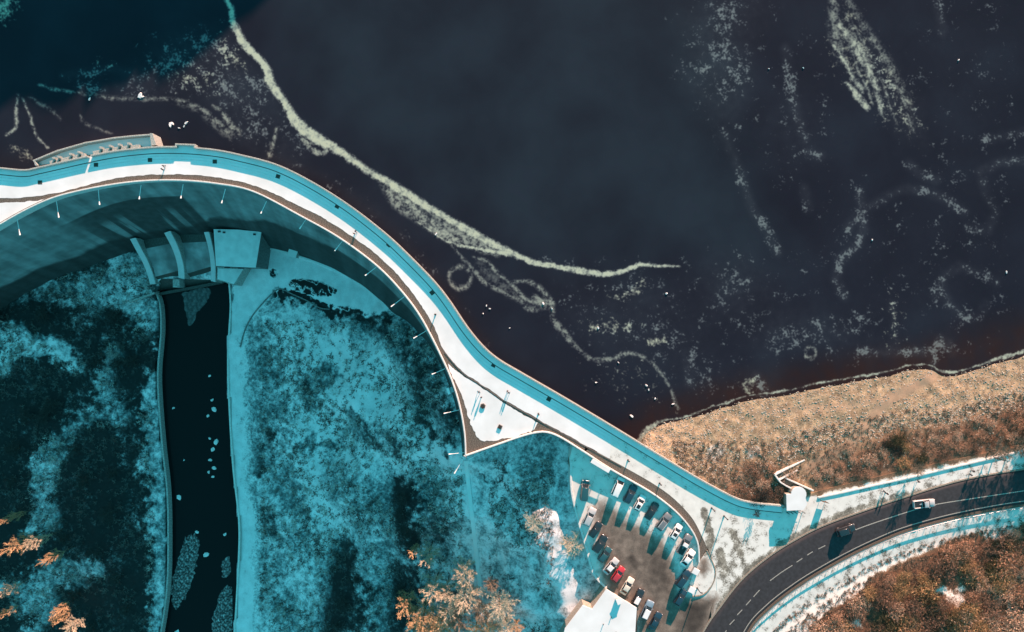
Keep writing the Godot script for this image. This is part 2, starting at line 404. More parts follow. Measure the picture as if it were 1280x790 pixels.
# ---------------------------------------------------------------- the plans that colour lake, valley and upland
func paint_lake() -> ImageTexture:
	var m := Map.new(-172, -96, 160, 42, 0.165)
	lake_map = m
	var film := m.field(0.0)      # thin slush, as a share of cover
	var fleck := m.field(0.0)     # density of broken slush flakes
	var clear := m.field(0.0)     # open, ice-free water of the bluer kind
	var rust := m.field(0.0)      # rust-brown bottom in the shallows
	var L := func(a): return hp(a, LAKE_Y)
	clear = m.poly(clear, L.call([320, -40, 860, -60, 980, 300, 930, 330, 850, 325, 760, 335, 640, 310, 470, 200, 380, 120]), 1.0, 14.0)
	for a in [[195, 60, 250, 40, 285, 40, 300, 75, 330, 110, 345, 150, 335, 190, 305, 175, 285, 140, 250, 122, 190, 112, 150, 108, 170, 80], [240, 75, 290, 60, 300, 95, 262, 120]]:
		fleck = m.poly(fleck, L.call(a), 0.85, 5.0)
	fleck = m.poly(fleck, L.call([300, 90, 350, 130, 395, 190, 360, 205, 320, 190]), 0.42, 5.0)
	for a in [[850, 20, 935, -30, 960, 10, 940, 70, 930, 120, 905, 165, 890, 130, 865, 95], [850, 85, 900, 105, 925, 115, 905, 165, 893, 150]]:
		fleck = m.poly(fleck, L.call(a), 0.55, 6.0)
	fleck = m.poly(fleck, L.call([880, 330, 930, 325, 960, 355, 990, 385, 1060, 395, 1105, 370, 1120, 400, 1120, 435, 1060, 440, 990, 430, 960, 445, 930, 420, 880, 400, 870, 360]), 0.5, 6.0)
	fleck = m.poly(fleck, L.call([690, 345, 860, 345, 900, 450, 950, 480, 860, 490, 830, 450, 760, 440, 700, 400]), 0.36, 8.0)
	fleck = m.poly(fleck, L.call([1180, 0, 1250, 0, 1250, 100, 1280, 250, 1240, 290, 1160, 200, 1130, 130]), 0.1, 10.0)
	fleck = m.poly(fleck, L.call([1050, 240, 1110, 235, 1200, 270, 1210, 320, 1100, 330, 1040, 380, 1000, 330]), 0.08, 10.0)
	fleck = m.poly(fleck, L.call([1100, 330, 1250, 320, 1260, 420, 1100, 430]), 0.12, 12.0)
	fleck = m.poly(fleck, L.call([330, 190, 420, 235, 500, 300, 560, 380, 610, 445, 570, 380, 480, 270, 400, 215]), 0.42, 3.0)
	fleck = m.poly(fleck, L.call([950, 150, 1010, 60, 1020, 200, 980, 220]), 0.26, 8.0)
	# scattered strings of flakes
	for a in [[905, 165, 925, 215, 940, 260, 960, 290, 972, 315], [1060, 285, 1080, 262, 1110, 245, 1130, 236, 1160, 240, 1185, 250, 1205, 265], [1075, 240, 1080, 285, 1072, 305, 1050, 325, 1045, 350, 1055, 370],
			[1170, 370, 1180, 345, 1200, 333, 1225, 342, 1245, 352], [1178, 355, 1185, 380, 1205, 398, 1225, 395, 1232, 380], [1210, 285, 1235, 288, 1245, 265, 1232, 240, 1225, 215, 1250, 203, 1280, 200], [1232, 175, 1280, 165],
			[982, 60, 988, 100, 995, 140, 1005, 175], [1172, 0, 1178, 40], [1010, 190, 1025, 195], [1005, 235, 1010, 260], [1075, 440, 1165, 440, 1185, 430], [1165, 455, 1175, 425, 1190, 440], [1115, 380, 1118, 430], [1135, 205, 1155, 220, 1170, 225],
			[860, 440, 863, 480], [935, 480, 945, 470, 955, 490], [80, 95, 140, 85, 165, 90], [100, 108, 130, 112]]:
		fleck = m.line(fleck, L.call(a), 0.35, 0.86, 1.9)
	film = m.poly(film, L.call([1040, -10, 1062, 0, 1085, 35, 1110, 70, 1140, 115, 1155, 180, 1125, 165, 1105, 155, 1080, 120, 1050, 90, 1038, 60]), 0.36, 3.0)
	fleck = m.poly(fleck, L.call([1080, 50, 1115, 75, 1150, 125, 1158, 185, 1120, 165, 1100, 120]), 0.6, 3.0)
	film = m.poly(film, L.call([1112, 368, 1124, 368, 1124, 430, 1112, 430]), 0.45, 3.0)
	film = m.poly(film, L.call([726, 402, 760, 398, 800, 405, 790, 415, 740, 416]), 0.55, 2.0)
	film = m.poly(film, L.call([806, 424, 838, 420, 832, 432, 812, 433]), 0.7, 1.5)
	film = m.poly(film, L.call([758, 370, 790, 362, 800, 350, 812, 356, 800, 368, 775, 376]), 0.65, 1.5)
	film = m.poly(film, L.call([925, 484, 938, 468, 946, 470, 945, 490, 935, 494]), 0.7, 1.5)
	film = m.poly(film, L.call([762, 452, 800, 442, 825, 462, 845, 505, 840, 512, 780, 500, 735, 480, 725, 455]), 0.16, 4.0)
	film = m.poly(film, L.call([16, 182, 40, 190, 44, 200, 30, 199, 14, 190]), 0.65, 1.5)
	film = m.poly(film, L.call([-60, -60, 26, -60, 20, 8, 8, 28, -60, 40]), 0.85, 3.0)
	film = m.poly(film, L.call([272, 45, 292, 62, 312, 88, 290, 84, 275, 72]), 0.62, 2.5)
	film = m.poly(film, L.call([218, 85, 262, 90, 272, 108, 240, 112, 215, 100]), 0.5, 4.0)
	film = m.poly(film, L.call([118, 78, 140, 80, 138, 90, 118, 90]), 0.35, 3.0)
	for a in [[790, 556, 803, 547, 815, 535, 838, 525.5, 866, 519, 897, 508, 936, 496, 983, 489.5, 1022, 480.5, 1069, 472.7, 1112, 465, 1163, 458, 1194, 466.5, 1249, 449, 1370, 420]]:
		rust = m.line(rust, L.call(a), 1.5, 1.0, 9.0)
	rust = m.poly(rust, L.call([1170, 430, 1300, 395, 1300, 470, 1190, 470]), 0.75, 7.0)
	rust = m.line(rust, L.call([340, 200, 391, 224, 437, 252, 482, 288, 513, 317, 543, 347, 562, 371, 585, 404, 605, 429]), 0.5, 0.2, 3.0)
	rust = m.line(rust, L.call([0, 205, 40, 203, 190, 178]), 1.0, 0.2, 5.0)
	# foam lines
	var foam := m.full()
	var S := func(a): return hps(spline(pts(a), 4.0), LAKE_Y)
	foam = m.stroke(foam, S.call([278, -6, 288, 8, 292, 30, 306, 56, 330, 82, 340, 105, 356, 130, 376, 158, 400, 176]), [0.35, 0.7, 1.1, 0.9, 1.2, 0.8, 1.4, 1.5], 0.95, 0.55)
	foam = m.stroke(foam, S.call([400, 176, 425, 190, 450, 207, 480, 226, 510, 243, 545, 265, 580, 285, 610, 302, 646, 318]), [1.3, 0.9, 0.8, 1.1, 1.0, 0.9, 1.0, 1.0, 0.3], 0.95, 0.6)
	foam = m.stroke(foam, S.call([480, 228, 505, 246, 525, 268, 548, 288, 575, 302]), [0.4, 1.4, 1.2, 1.6, 0.7], 0.6, 0.9)
	foam = m.stroke(foam, S.call([478, 230, 498, 252, 522, 272, 545, 290]), [0.5, 1.8, 1.0, 0.5], 0.5, 1.0)
	foam = m.stroke(foam, S.call([540, 268, 570, 290, 600, 308, 622, 316]), [0.3, 1.0, 1.6, 0.6], 0.5, 0.9)
	foam = m.stroke(foam, S.call([520, 276, 545, 294, 565, 303, 600, 312, 640, 318, 672, 329, 705, 335, 740, 341, 770, 341, 800, 331, 825, 332, 850, 333]), [0.15, 0.25, 0.4, 0.45, 0.6, 0.7, 0.7, 0.8, 0.7, 0.5, 0.4, 0.1], 0.9, 0.4)
	foam = m.stroke(foam, S.call([400, 178, 385, 180, 380, 168, 388, 185, 402, 192, 412, 186]), [0.3, 0.7, 0.4, 0.6, 0.3], 0.6, 0.5)
	foam = m.stroke(foam, S.call([565, 306, 578, 322, 592, 338, 610, 356, 632, 366, 650, 376, 662, 386, 680, 383, 690, 386, 692, 400, 705, 415, 718, 432, 735, 445, 758, 450, 785, 442, 808, 448, 826, 466, 838, 486, 848, 510]), [0.2, 0.3, 0.6, 0.5, 0.5, 0.6, 0.8, 0.6, 0.9, 0.5, 0.4, 0.7, 0.5, 0.4, 0.4, 0.3, 0.3], 0.42, 0.5)
	foam = m.stroke(foam, S.call([592, 322, 610, 328, 628, 346, 642, 358, 655, 372, 672, 378, 690, 380]), [0.2, 0.5, 0.4, 0.6, 0.5, 0.7], 0.45, 0.5)
	foam = m.stroke(foam, S.call([640, 355, 655, 350, 670, 356, 682, 368, 690, 380, 682, 378, 666, 370]), [0.3, 0.4, 0.6, 0.9, 0.5], 0.5, 0.6)
	foam = m.stroke(foam, S.call([600, 332, 622, 352, 645, 368, 662, 380]), [0.8, 1.4, 1.2, 0.6], 0.2, 1.2)
	var ring := []
	for i in 21: ring.append_array([575 + 14 * cos(TAU * i / 20), 347 + 14 * sin(TAU * i / 20)])
	foam = m.stroke(foam, S.call(ring), [0.3, 0.6, 0.3, 0.5, 0.2], 0.5, 0.6)
	ring = []
	for i in 21: ring.append_array([1013 + 7 * cos(TAU * i / 20), 441 + 7 * sin(TAU * i / 20)])
	foam = m.stroke(foam, S.call(ring), [0.2, 0.5, 0.3, 0.4, 0.2], 0.45, 0.5)
	foam = m.stroke(foam, S.call([95, 115, 135, 122, 175, 124, 215, 124, 248, 134, 268, 150, 285, 165, 300, 168]), [0.2, 0.5, 0.3, 0.4, 0.4, 0.6, 0.9, 0.2], 0.4, 0.6)
	foam = m.stroke(foam, S.call([215, 128, 250, 138, 270, 158, 288, 172]), [0.2, 0.6, 1.0, 0.4], 0.25, 0.8)
	foam = m.stroke(foam, S.call([265, 132, 278, 140, 288, 156, 300, 164]), [0.2, 0.4, 0.9, 0.3], 0.5, 0.6)
	foam = m.stroke(foam, S.call([50, 106, 72, 112, 100, 116]), [0.3, 0.4, 0.2], 0.5, 0.4)
	foam = m.stroke(foam, S.call([22, 118, 20, 140, 20, 158, 8, 170]), [0.2, 0.4, 0.5, 0.2], 0.6, 0.5)
	foam = m.stroke(foam, S.call([28, 122, 38, 145, 46, 170, 60, 184]), [0.2, 0.35, 0.3, 0.3], 0.55, 0.4)
	foam = m.stroke(foam, S.call([36, 120, 60, 136, 75, 148]), [0.2, 0.5, 0.2], 0.3, 0.5)
	foam = m.stroke(foam, S.call([100, 145, 108, 155, 125, 162, 140, 167]), [0.2, 0.3, 0.3, 0.1], 0.35, 0.5)
	foam = m.stroke(foam, S.call([346, 160, 342, 178, 337, 194]), [0.3, 0.4, 0.7], 0.55, 0.5)
	foam = m.stroke(foam, S.call([1042, 58, 1060, 85, 1078, 115]), [0.4, 0.7, 0.3], 0.75, 0.6)
	foam = m.stroke(foam, S.call([1050, 30, 1070, 60, 1090, 95, 1103, 140]), [0.6, 1.5, 0.8, 0.3], 0.7, 0.9)
	foam = m.stroke(foam, S.call([1058, 103, 1072, 120, 1085, 136]), [0.3, 0.9, 0.5], 0.75, 0.5)
	for q in [[1048, 20, 1066, 70, 1092, 130], [1054, 10, 1080, 70, 1104, 145], [1064, 25, 1098, 90, 1118, 150], [1046, 60, 1062, 90, 1080, 112], [1072, 20, 1108, 80, 1132, 135, 1142, 165]]:
		foam = m.stroke(foam, S.call(q), [0.1, 0.3, 0.15, 0.35, 0.1], 0.42, 0.5)
	foam = m.stroke(foam, S.call([1041, 0, 1044, 40, 1050, 70]), [0.8, 1.5, 1.0], 0.4, 1.2)
	foam = m.stroke(foam, S.call([1060, 0, 1085, 40, 1110, 80, 1130, 120, 1140, 160]), [0.5, 1.0, 1.2, 1.2, 0.5], 0.3, 1.0)
	foam = m.stroke(foam, hps(offset_line(SHORE, -1.4), LAKE_Y), [0.5, 0.9, 0.1, 0.3, 0.05, 0.25, 0.05, 0.35, 0.05, 0.3, 0.1, 0.35, 0.05, 0.2, 0.1, 0.4, 0.1, 0.3, 0.6, 0.2, 0.05, 0.2, 0.05], 0.8, 0.3)
	# grain
	var n1 := m.noise(3, 2.6, 4); var n2 := m.noise(9, 0.9, 2); var n3 := m.noise(21, 28.0, 4); var n4 := m.noise(33, 9.0, 3)
	var fF := m.up(film); var fK := m.up(fleck); var fC := m.up(clear); var fR := m.up(rust)
	var b := PackedByteArray(); b.resize(m.w * m.h * 3)
	var tot := m.w * m.h
	for i in tot:
		var a := n1[i] / 255.0; var c := n2[i] / 255.0; var g := n3[i] / 255.0; var e := n4[i] / 255.0
		var dr := 31.0 + 6.0 * (g - 0.5); var dg := 31.0 + 8.0 * (g - 0.5); var db := 41.0 + 9.0 * (g - 0.5)
		var cl := clampf(fC[i] * 0.9 + (g - 0.5) * 0.6, 0.0, 1.0)
		dr += cl * 3.0; dg += cl * 9.0; db += cl * 8.0
		var ru := clampf(fR[i] * (0.5 + 0.9 * e), 0.0, 1.0)
		dr += ru * 15.0; dg -= ru * 1.0; db -= ru * 12.0
		var j := clampi(i + int((e - 0.5) * 6.0 + (a - 0.5) * 4.0) + m.w * int((n4[(i + 90210) % tot] / 255.0 - 0.5) * 6.0 + (n1[(i + 50505) % tot] / 255.0 - 0.5) * 4.0), 0, tot - 1)
		var fo := foam[j]
		var cov := fo * lerpf(clampf((0.75 * a + 0.55 * c - 0.42) * 2.4, 0.0, 1.0), clampf(0.3 + 1.2 * a * (0.5 + 0.9 * c), 0.0, 1.0), fo * fo)
		var k := fK[i] * (0.55 + 0.9 * g)
		var pale := cov
		if k > 0.02:
			cov = maxf(cov, clampf((0.55 * a + 0.45 * c + 0.5 * (e - 0.5) - (0.735 - 0.34 * k)) * 2.3, 0.0, 0.56))
			cov = maxf(cov, k * 0.1 * (0.4 + 1.2 * a))
		var fl := fF[i]
		if fl > 0.02: pale = maxf(pale, clampf((0.6 * a + 0.4 * c - (0.72 - 0.55 * fl)) * 2.4 + 0.12 * fl, 0.0, 0.9))
		dr = lerpf(dr, 150, cov); dg = lerpf(dg, 164, cov); db = lerpf(db, 160, cov)
		b[i * 3] = int(clampf(lerpf(dr, 178, pale), 0, 255)); b[i * 3 + 1] = int(clampf(lerpf(dg, 184, pale), 0, 255)); b[i * 3 + 2] = int(clampf(lerpf(db, 160, pale), 0, 255))
	return tex_from(b, m.w, m.h)

func paint_valley() -> ImageTexture:
	var m := Map.new(-182, -36, 44, 124, 0.155)
	valley_map = m
	var sn := m.field(0.58)
	# left bank: mostly dark, bare of snow
	sn = m.poly(sn, vpts([-110, 290, 200, 290, 201, 416, 197, 473, 205, 600, 210, 671, 200, 850, -110, 880]), 0.17, 1.0)
	sn = m.poly(sn, vpts([-20, 345, 60, 345, 190, 325, 195, 390, 120, 400, 60, 410, -20, 400]), 0.36, 4.0)
	for a in [[5, 385, 60, 375, 100, 385, 95, 410, 40, 415, 5, 405], [110, 440, 150, 430, 195, 440, 192, 470, 150, 480, 110, 470], [-90, 480, 30, 480, 80, 490, 70, 530, 40, 545, 20, 600, 30, 700, -90, 720], [75, 540, 130, 530, 150, 560, 160, 620, 165, 690, 150, 790, 60, 790, 110, 700, 90, 640, 70, 600],
			[-90, 720, 20, 700, 30, 800, -90, 850], [130, 385, 175, 385, 180, 405, 140, 410], [40, 392, 100, 392, 95, 405, 45, 405], [60, 790, 170, 700, 185, 780, 180, 850, 50, 850]]:
		sn = m.poly(sn, vpts(a), 0.02, 5.0)
	for a in [[[0, 460, 10, 440, 35, 430, 60, 432, 80, 440, 95, 455], 1.2, 0.75], [[62, 560, 60, 590, 52, 620, 55, 650], 2.6, 0.5], [[140, 440, 130, 480, 142, 520], 1.5, 0.4], [[194, 480, 188, 520, 195, 560, 202, 620, 200, 700, 202, 790], 2.4, 0.48],
			[[30, 760, 50, 730, 75, 715, 118, 712], 3.0, 0.42], [[0, 735, 40, 738], 2.0, 0.5], [[40, 790, 52, 755], 3.0, 0.5], [[80, 560, 100, 525, 150, 520], 2.0, 0.36], [[0, 420, 30, 425], 2.0, 0.6], [[100, 360, 150, 370, 180, 400], 3.0, 0.55]]:
		sn = m.line(sn, vpts(a[0]), a[1], a[2], 3.5)
	sn = m.poly(sn, vpts([150, 320, 185, 310, 192, 364, 160, 376, 140, 345]), 0.48, 2.0)
	# the platform at the foot of the dam and the track beside the river: clean snow
	var plat := [330, 309, 371, 319, 408, 333, 440, 348, 486, 385, 476, 398, 458, 396, 440, 388, 426, 385, 408, 386, 383, 375, 350, 361, 335, 374, 316, 398, 306, 437, 304, 500, 310, 577, 318, 650, 318, 720, 316, 850, 293, 850, 295, 702, 295, 650, 289, 577, 285, 473, 286, 414, 293, 360, 320, 330]
	sn = m.poly(sn, vpts(plat), 1.25, 0.6)
	sn = m.poly(sn, vpts([362, 352, 378, 348, 400, 352, 420, 362, 418, 368, 400, 370, 380, 364, 364, 358]), -0.3, 0.8)
	sn = m.line(sn, vpts([341.5, 341.5, 341.6, 342.5]), 0.9, -0.3, 0.5)
	sn = m.line(sn, vpts([348, 366, 383, 378, 408, 389, 426, 388, 440, 391, 460, 400, 480, 402]), 1.0, 0.0, 1.8)
	for a in [[295, 420, 295, 500, 299, 577, 306, 650, 306, 720, 303, 850], [301, 430, 300, 500, 305, 577, 312, 650, 312, 720, 309, 850]]:
		sn = m.line(sn, vpts(a), 0.3, 0.86, 0.5)
	# right bank
	sn = m.poly(sn, vpts([480, 395, 540, 430, 572, 500, 578, 560, 560, 570, 530, 520, 500, 460, 440, 415, 430, 395]), 0.3, 4.0)
	for a in [[[360, 430, 380, 450, 420, 460, 470, 500, 520, 560, 560, 600], 7.0, 0.82], [[400, 470, 430, 440, 470, 455], 4.0, 0.84], [[365, 410, 366, 470, 374, 520], 1.8, 0.95], [[380, 560, 395, 620, 420, 670], 4.0, 0.85], [[330, 420, 340, 500, 335, 600], 5.0, 0.42], [[400, 480, 410, 530, 440, 540, 470, 550], 4.0, 0.4], [[350, 620, 360, 700, 370, 760], 6.0, 0.46], [[430, 600, 460, 640, 470, 680], 6.0, 0.44], [[540, 640, 570, 690, 580, 760], 4.0, 0.62],
			[[400, 540, 430, 500, 470, 480], 2.6, 0.9], [[340, 700, 390, 720, 420, 760], 5.0, 0.56], [[430, 560, 500, 570, 540, 590], 4.0, 0.66]]:
		sn = m.line(sn, vpts(a[0]), a[1], a[2], 5.0)
	for a in [[[440, 520, 458, 545, 470, 558, 490, 558], 1.6, 0.32], [[520, 480, 522, 530, 545, 550], 1.0, 0.26], [[560, 505, 563, 560], 0.8, 0.26], [[340, 540, 345, 555], 1.0, 0.2], [[325, 560, 322, 590], 1.2, 0.3], [[330, 640, 342, 660], 1.8, 0.3], [[430, 690, 425, 740, 415, 790], 4.0, 0.3], [[372, 440, 378, 480, 383, 520], 0.3, 0.3], [[395, 553, 360, 556, 400, 560, 420, 556], 0.3, 0.34]]:
		sn = m.line(sn, vpts(a[0]), a[1], a[2], 2.0)
	sn = m.poly(sn, vpts([490, 600, 515, 598, 520, 630, 530, 680, 520, 700, 505, 690, 495, 640, 488, 620]), -0.05, 4.0)
	sn = m.poly(sn, vpts([520, 620, 560, 620, 565, 690, 530, 700]), 0.3, 5.0)
	sn = m.poly(sn, vpts([490, 700, 520, 710, 530, 790, 480, 800]), 0.1, 5.0)
	sn = m.poly(sn, vpts([410, 720, 440, 700, 470, 740, 460, 800, 410, 800]), 0.12, 6.0)
	sn = m.poly(sn, vpts([582, 575, 600, 700, 605, 850, 596, 850, 590, 700, 578, 580]), 0.85, 0.7)
	# grass slope right of the strip
	sn = m.poly(sn, vpts([590, 572, 690, 545, 716, 580, 700, 640, 670, 650, 690, 700, 715, 780, 700, 850, 608, 850, 602, 700]), 0.62, 1.2)
	sn = m.poly(sn, vpts([640, 560, 690, 548, 712, 575, 706, 610, 665, 600]), 0.44, 4.0)
	sn = m.line(sn, vpts([600, 592, 612, 604, 628, 600, 632, 588, 640, 578]), 0.2, 0.25, 0.8)
	sn = m.poly(sn, vpts([664, 640, 688, 636, 704, 690, 724, 745, 712, 770, 696, 720]), 0.84, 1.5)
	sn = m.poly(sn, vpts([690, 640, 722, 640, 745, 715, 724, 735, 705, 690]), 0.66, 2.0)
	valley_sn = sn
	var fS := m.up(sn)
	var n1 := m.noise(5, 3.6, 5); var n2 := m.noise(6, 0.55, 2); var n3 := m.noise(7, 14.0, 3); var n4 := m.noise(8, 1.3, 3)
	var b := PackedByteArray(); b.resize(m.w * m.h * 3)
	var tot := m.w * m.h
	for i in tot:
		var a := n1[i] / 255.0; var c := n2[i] / 255.0; var g := n3[i] / 255.0; var e := n4[i] / 255.0
		var j := clampi(i + int((g - 0.5) * 34.0 + (a - 0.5) * 30.0) + m.w * int((n3[(i + 40404) % tot] / 255.0 - 0.5) * 34.0 + (n1[(i + 31313) % tot] / 255.0 - 0.5) * 30.0), 0, tot - 1)
		var fs := fS[j] if fS[i] < 1.0 and fS[j] < 1.0 else fS[i]
		var s := fs + 0.55 * (a - 0.5) + 0.34 * (e - 0.5) + 0.34 * (c - 0.5) + 0.38 * (g - 0.5)
		var cov := clampf((s - 0.10) * 1.35, 0.0, 1.0)
		cov = cov * cov * (3.0 - 2.0 * cov)
		var k := 0.75 + 0.5 * e
		k *= 0.8 + 1.8 * smoothstep(0.18, 0.42, fs + 0.25 * (a - 0.5))
		var dr := 29.0 * k; var dg := 36.0 * k; var db := 37.0 * k
		var w := 212.0 + 30.0 * (a - 0.3) + 16.0 * (c - 0.5)
		b[i * 3] = int(clampf(lerpf(dr, w, cov), 0, 255)); b[i * 3 + 1] = int(clampf(lerpf(dg, w, cov), 0, 255)); b[i * 3 + 2] = int(clampf(lerpf(db, w, cov), 0, 255))
	return tex_from(b, m.w, m.h)

func paint_upland() -> ImageTexture:
	var m := Map.new(14, 8, 158, 102, 0.12)
	upland_map = m
	var H := func(a, h): return hp(a, h)
	var sn := m.field(0.0); var lit := m.field(0.0); var dirt := m.field(0.0); var path := m.field(0.0)
	# terrace and verges: snow
	sn = m.poly(sn, H.call([736, 516.5, 780, 543.5, 831, 574.5, 878, 602.5, 917, 623, 940, 630, 978, 634, 1008, 622, 1080, 604, 1200, 577, 1370, 540, 1370, 580, 1202, 600, 1133, 621, 1031, 657, 962, 696, 901, 759, 860, 840, 840, 840, 700, 560], 0.0), 0.95, 0.8)
	sn = m.poly(sn, H.call([870, 690, 900, 660, 960, 650, 950, 690, 920, 725, 890, 750, 870, 730], 0.0), 0.8, 6.0)
	sn = m.poly(sn, H.call([905, 700, 935, 690, 945, 705, 915, 735, 895, 760], 0.0), 0.62, 4.0)
	for a in [[880, 640, 888, 668, 884, 690], [900, 690, 905, 715], [915, 665, 925, 690], [890, 800, 905, 750, 935, 715, 968, 688, 1003, 666, 1040, 648, 1090, 631, 1140, 615, 1200, 597, 1280, 583]]:
		sn = m.line(sn, H.call(a, 0.0), 0.7, 0.35, 0.9)
	sn = m.line(sn, H.call([1075, 618, 1140, 606, 1210, 592, 1270, 580], 0.0), 1.0, 0.78, 2.0)
	# south verge: snow with tufts, then the brown wood
	var verge := PackedVector2Array()
	for p in ROAD_S: verge.append(p + Vector2(-3, -3))
	verge.append_array(pts([1370, 640, 1280, 657, 1219, 668, 1186, 679, 1153, 694, 1120, 707, 1088, 723, 1076, 742, 1037, 762, 1017, 782, 990, 850]))
	sn = m.poly(sn, hps(verge, 0.0), 0.83, 1.0)
	lit = m.poly(lit, H.call([1040, 762, 1088, 723, 1153, 694, 1219, 668, 1370, 640, 1370, 900, 980, 900, 1017, 782], 1.0), 1.0, 2.0)
	for a in [[1190, 735, 1205, 730, 1208, 755, 1195, 760, 1180, 750], [1165, 735, 1185, 730, 1190, 748, 1170, 742], [1245, 750, 1260, 748, 1258, 765], [1065, 775, 1080, 772, 1078, 785, 1066, 785], [1230, 660, 1280, 648, 1280, 672, 1240, 680]]:
		sn = m.poly(sn, H.call(a, 1.5), 0.75, 1.6)
	# shore: scrub, snow, track
	lit = m.poly(lit, H.call([925, 585, 960, 570, 985, 590, 1000, 610, 980, 632, 940, 628, 905, 612, 915, 595], -1.0), 0.95, 3.0)
	lit = m.poly(lit, H.call([1010, 590, 1060, 565, 1110, 540, 1160, 535, 1220, 520, 1290, 500, 1370, 490, 1370, 545, 1200, 578, 1080, 606, 1020, 618], -1.0), 0.8, 3.0)
	lit = m.poly(lit, H.call([860, 580, 900, 575, 930, 590, 910, 612, 880, 600], -1.2), 0.45, 4.0)
	lit = m.poly(lit, H.call([935, 560, 1050, 540, 1080, 545, 1020, 580, 960, 590], -2.0), 0.3, 5.0)
	sn = m.poly(sn, H.call([885, 560, 900, 552, 908, 562, 898, 578, 882, 574], -1.8), 0.5, 2.0)
	sn = m.poly(sn, H.call([932, 562, 950, 558, 950, 570, 936, 574], -1.8), 0.52, 1.6)
	sn = m.poly(sn, H.call([965, 522, 988, 518, 985, 526, 968, 528], -2.6), 0.3, 1.5)
	path = m.line(path, H.call([1010, 585, 1040, 568, 1062, 554, 1080, 538, 1098, 514, 1120, 496, 1150, 482, 1172, 470], -2.0), 1.0, 1.0, 0.8)
	path = m.line(path, H.call([940, 518, 1000, 512, 1060, 508, 1100, 500], -2.6), 0.5, 0.6, 1.0)
	path = m.line(path, H.call([1015, 582, 1040, 568, 1060, 557], -1.6), 0.9, 1.6, 0.6)
	# car park: dirt with trodden snow along its edges
	var lotq := PackedVector2Array()
	for p in LOT: lotq.append(XZ(p, -1.0))
	sn = m.poly(sn, lotq, 0.93, 0.4)
	dirt = m.poly(dirt, H.call([742, 636, 756, 628, 770, 640, 782, 650, 800, 660, 822, 672, 836, 700, 842, 730, 846, 752, 868, 750, 885, 757, 876, 792, 850, 850, 794, 850, 797, 762, 760, 737, 752, 715, 758, 690, 748, 662], -1.0), 1.0, 2.2)
	dirt = m.poly(dirt, H.call([858, 752, 878, 750, 892, 748, 884, 775, 866, 800, 850, 800], -0.4), 1.5, 2.5)
	dirt = m.poly(dirt, H.call([808, 690, 830, 690, 838, 725, 828, 742, 812, 720], -0.9), 1.3, 3.0)
	dirt = m.poly(dirt, H.call([783, 697, 790, 693, 800, 705, 795, 712], -0.9), 1.45, 0.5)
	sn = m.poly(sn, H.call([756, 628, 782, 640, 800, 655, 830, 676, 842, 700, 840, 720, 815, 668, 790, 655, 770, 645, 750, 640], -1.0), 0.8, 2.0)
	# island with the boxes
	dirt = m.poly(dirt, H.call([876, 700, 883, 700, 885, 712, 880, 720, 874, 712], 0.0), 1.0, 1.4)
	var fS := m.up(sn); var fL := m.up(lit); var fD := m.up(dirt); var fP := m.up(path)
	var n1 := m.noise(11, 3.0, 5); var n2 := m.noise(12, 0.45, 2); var n3 := m.noise(13, 12.0, 3); var n4 := m.noise(14, 0.7, 2, FastNoiseLite.TYPE_CELLULAR)
	var b := PackedByteArray(); b.resize(m.w * m.h * 3)
	for i in m.w * m.h:
		var a := n1[i] / 255.0; var c := n2[i] / 255.0; var g := n3[i] / 255.0; var e := n4[i] / 255.0
		var k := 0.6 + 0.5 * a + 0.42 * (c - 0.5) + 0.3 * (e - 0.5)
		k -= 0.3 * smoothstep(0.62, 0.8, 0.6 * c + 0.4 * e) * smoothstep(0.3, 0.6, a)
		var r := 174.0 * k; var gg := 152.0 * k; var bb := 121.0 * k
		if fS[i] > 0.25 and fL[i] < 0.3:
			r = 158.0 * k; gg = 152.0 * k; bb = 138.0 * k
		var li := clampf(fL[i] + (a - 0.5) * 0.5 * fL[i], 0.0, 1.0)
		k = 0.5 + 0.7 * a + 0.4 * (c - 0.5)
		r = lerpf(r, 108.0 * k, li); gg = lerpf(gg, 78.0 * k, li); bb = lerpf(bb, 58.0 * k, li)
		var pa := clampf(fP[i], 0.0, 1.0)
		var pk := 1.0 - 0.28 * clampf(fP[i] - 1.0, 0.0, 1.0)
		r = lerpf(r, 150.0 * pk, pa * 0.8); gg = lerpf(gg, 128.0 * pk, pa * 0.8); bb = lerpf(bb, 106.0 * pk, pa * 0.8)
		var di := fD[i]
		var dd := clampf(di * 1.25 + (a - 0.5) * 1.1, 0.0, 1.0) if di > 0.02 else 0.0
		var cov := clampf((fS[i] + 0.75 * (a - 0.5) + 0.45 * (c - 0.5) + 0.2 * (g - 0.5) - 0.42) * 3.0, 0.0, 1.0) if fS[i] > 0.02 else 0.0
		var w := 216.0 + 24.0 * (a - 0.5)
		r = lerpf(r, w, cov); gg = lerpf(gg, w * 0.99, cov); bb = lerpf(bb, w * 0.955, cov)
		k = (0.75 + 0.5 * a + 0.2 * (c - 0.5)) * (1.0 - 0.42 * clampf(di - 1.0, 0.0, 0.5) * 2.0 * (0.5 + g))
		r = lerpf(r, 112.0 * k, dd); gg = lerpf(gg, 100.0 * k, dd); bb = lerpf(bb, 90.0 * k, dd)
		b[i * 3] = int(clampf(r, 0, 255)); b[i * 3 + 1] = int(clampf(gg, 0, 255)); b[i * 3 + 2] = int(clampf(bb, 0, 255))
	return tex_from(b, m.w, m.h)

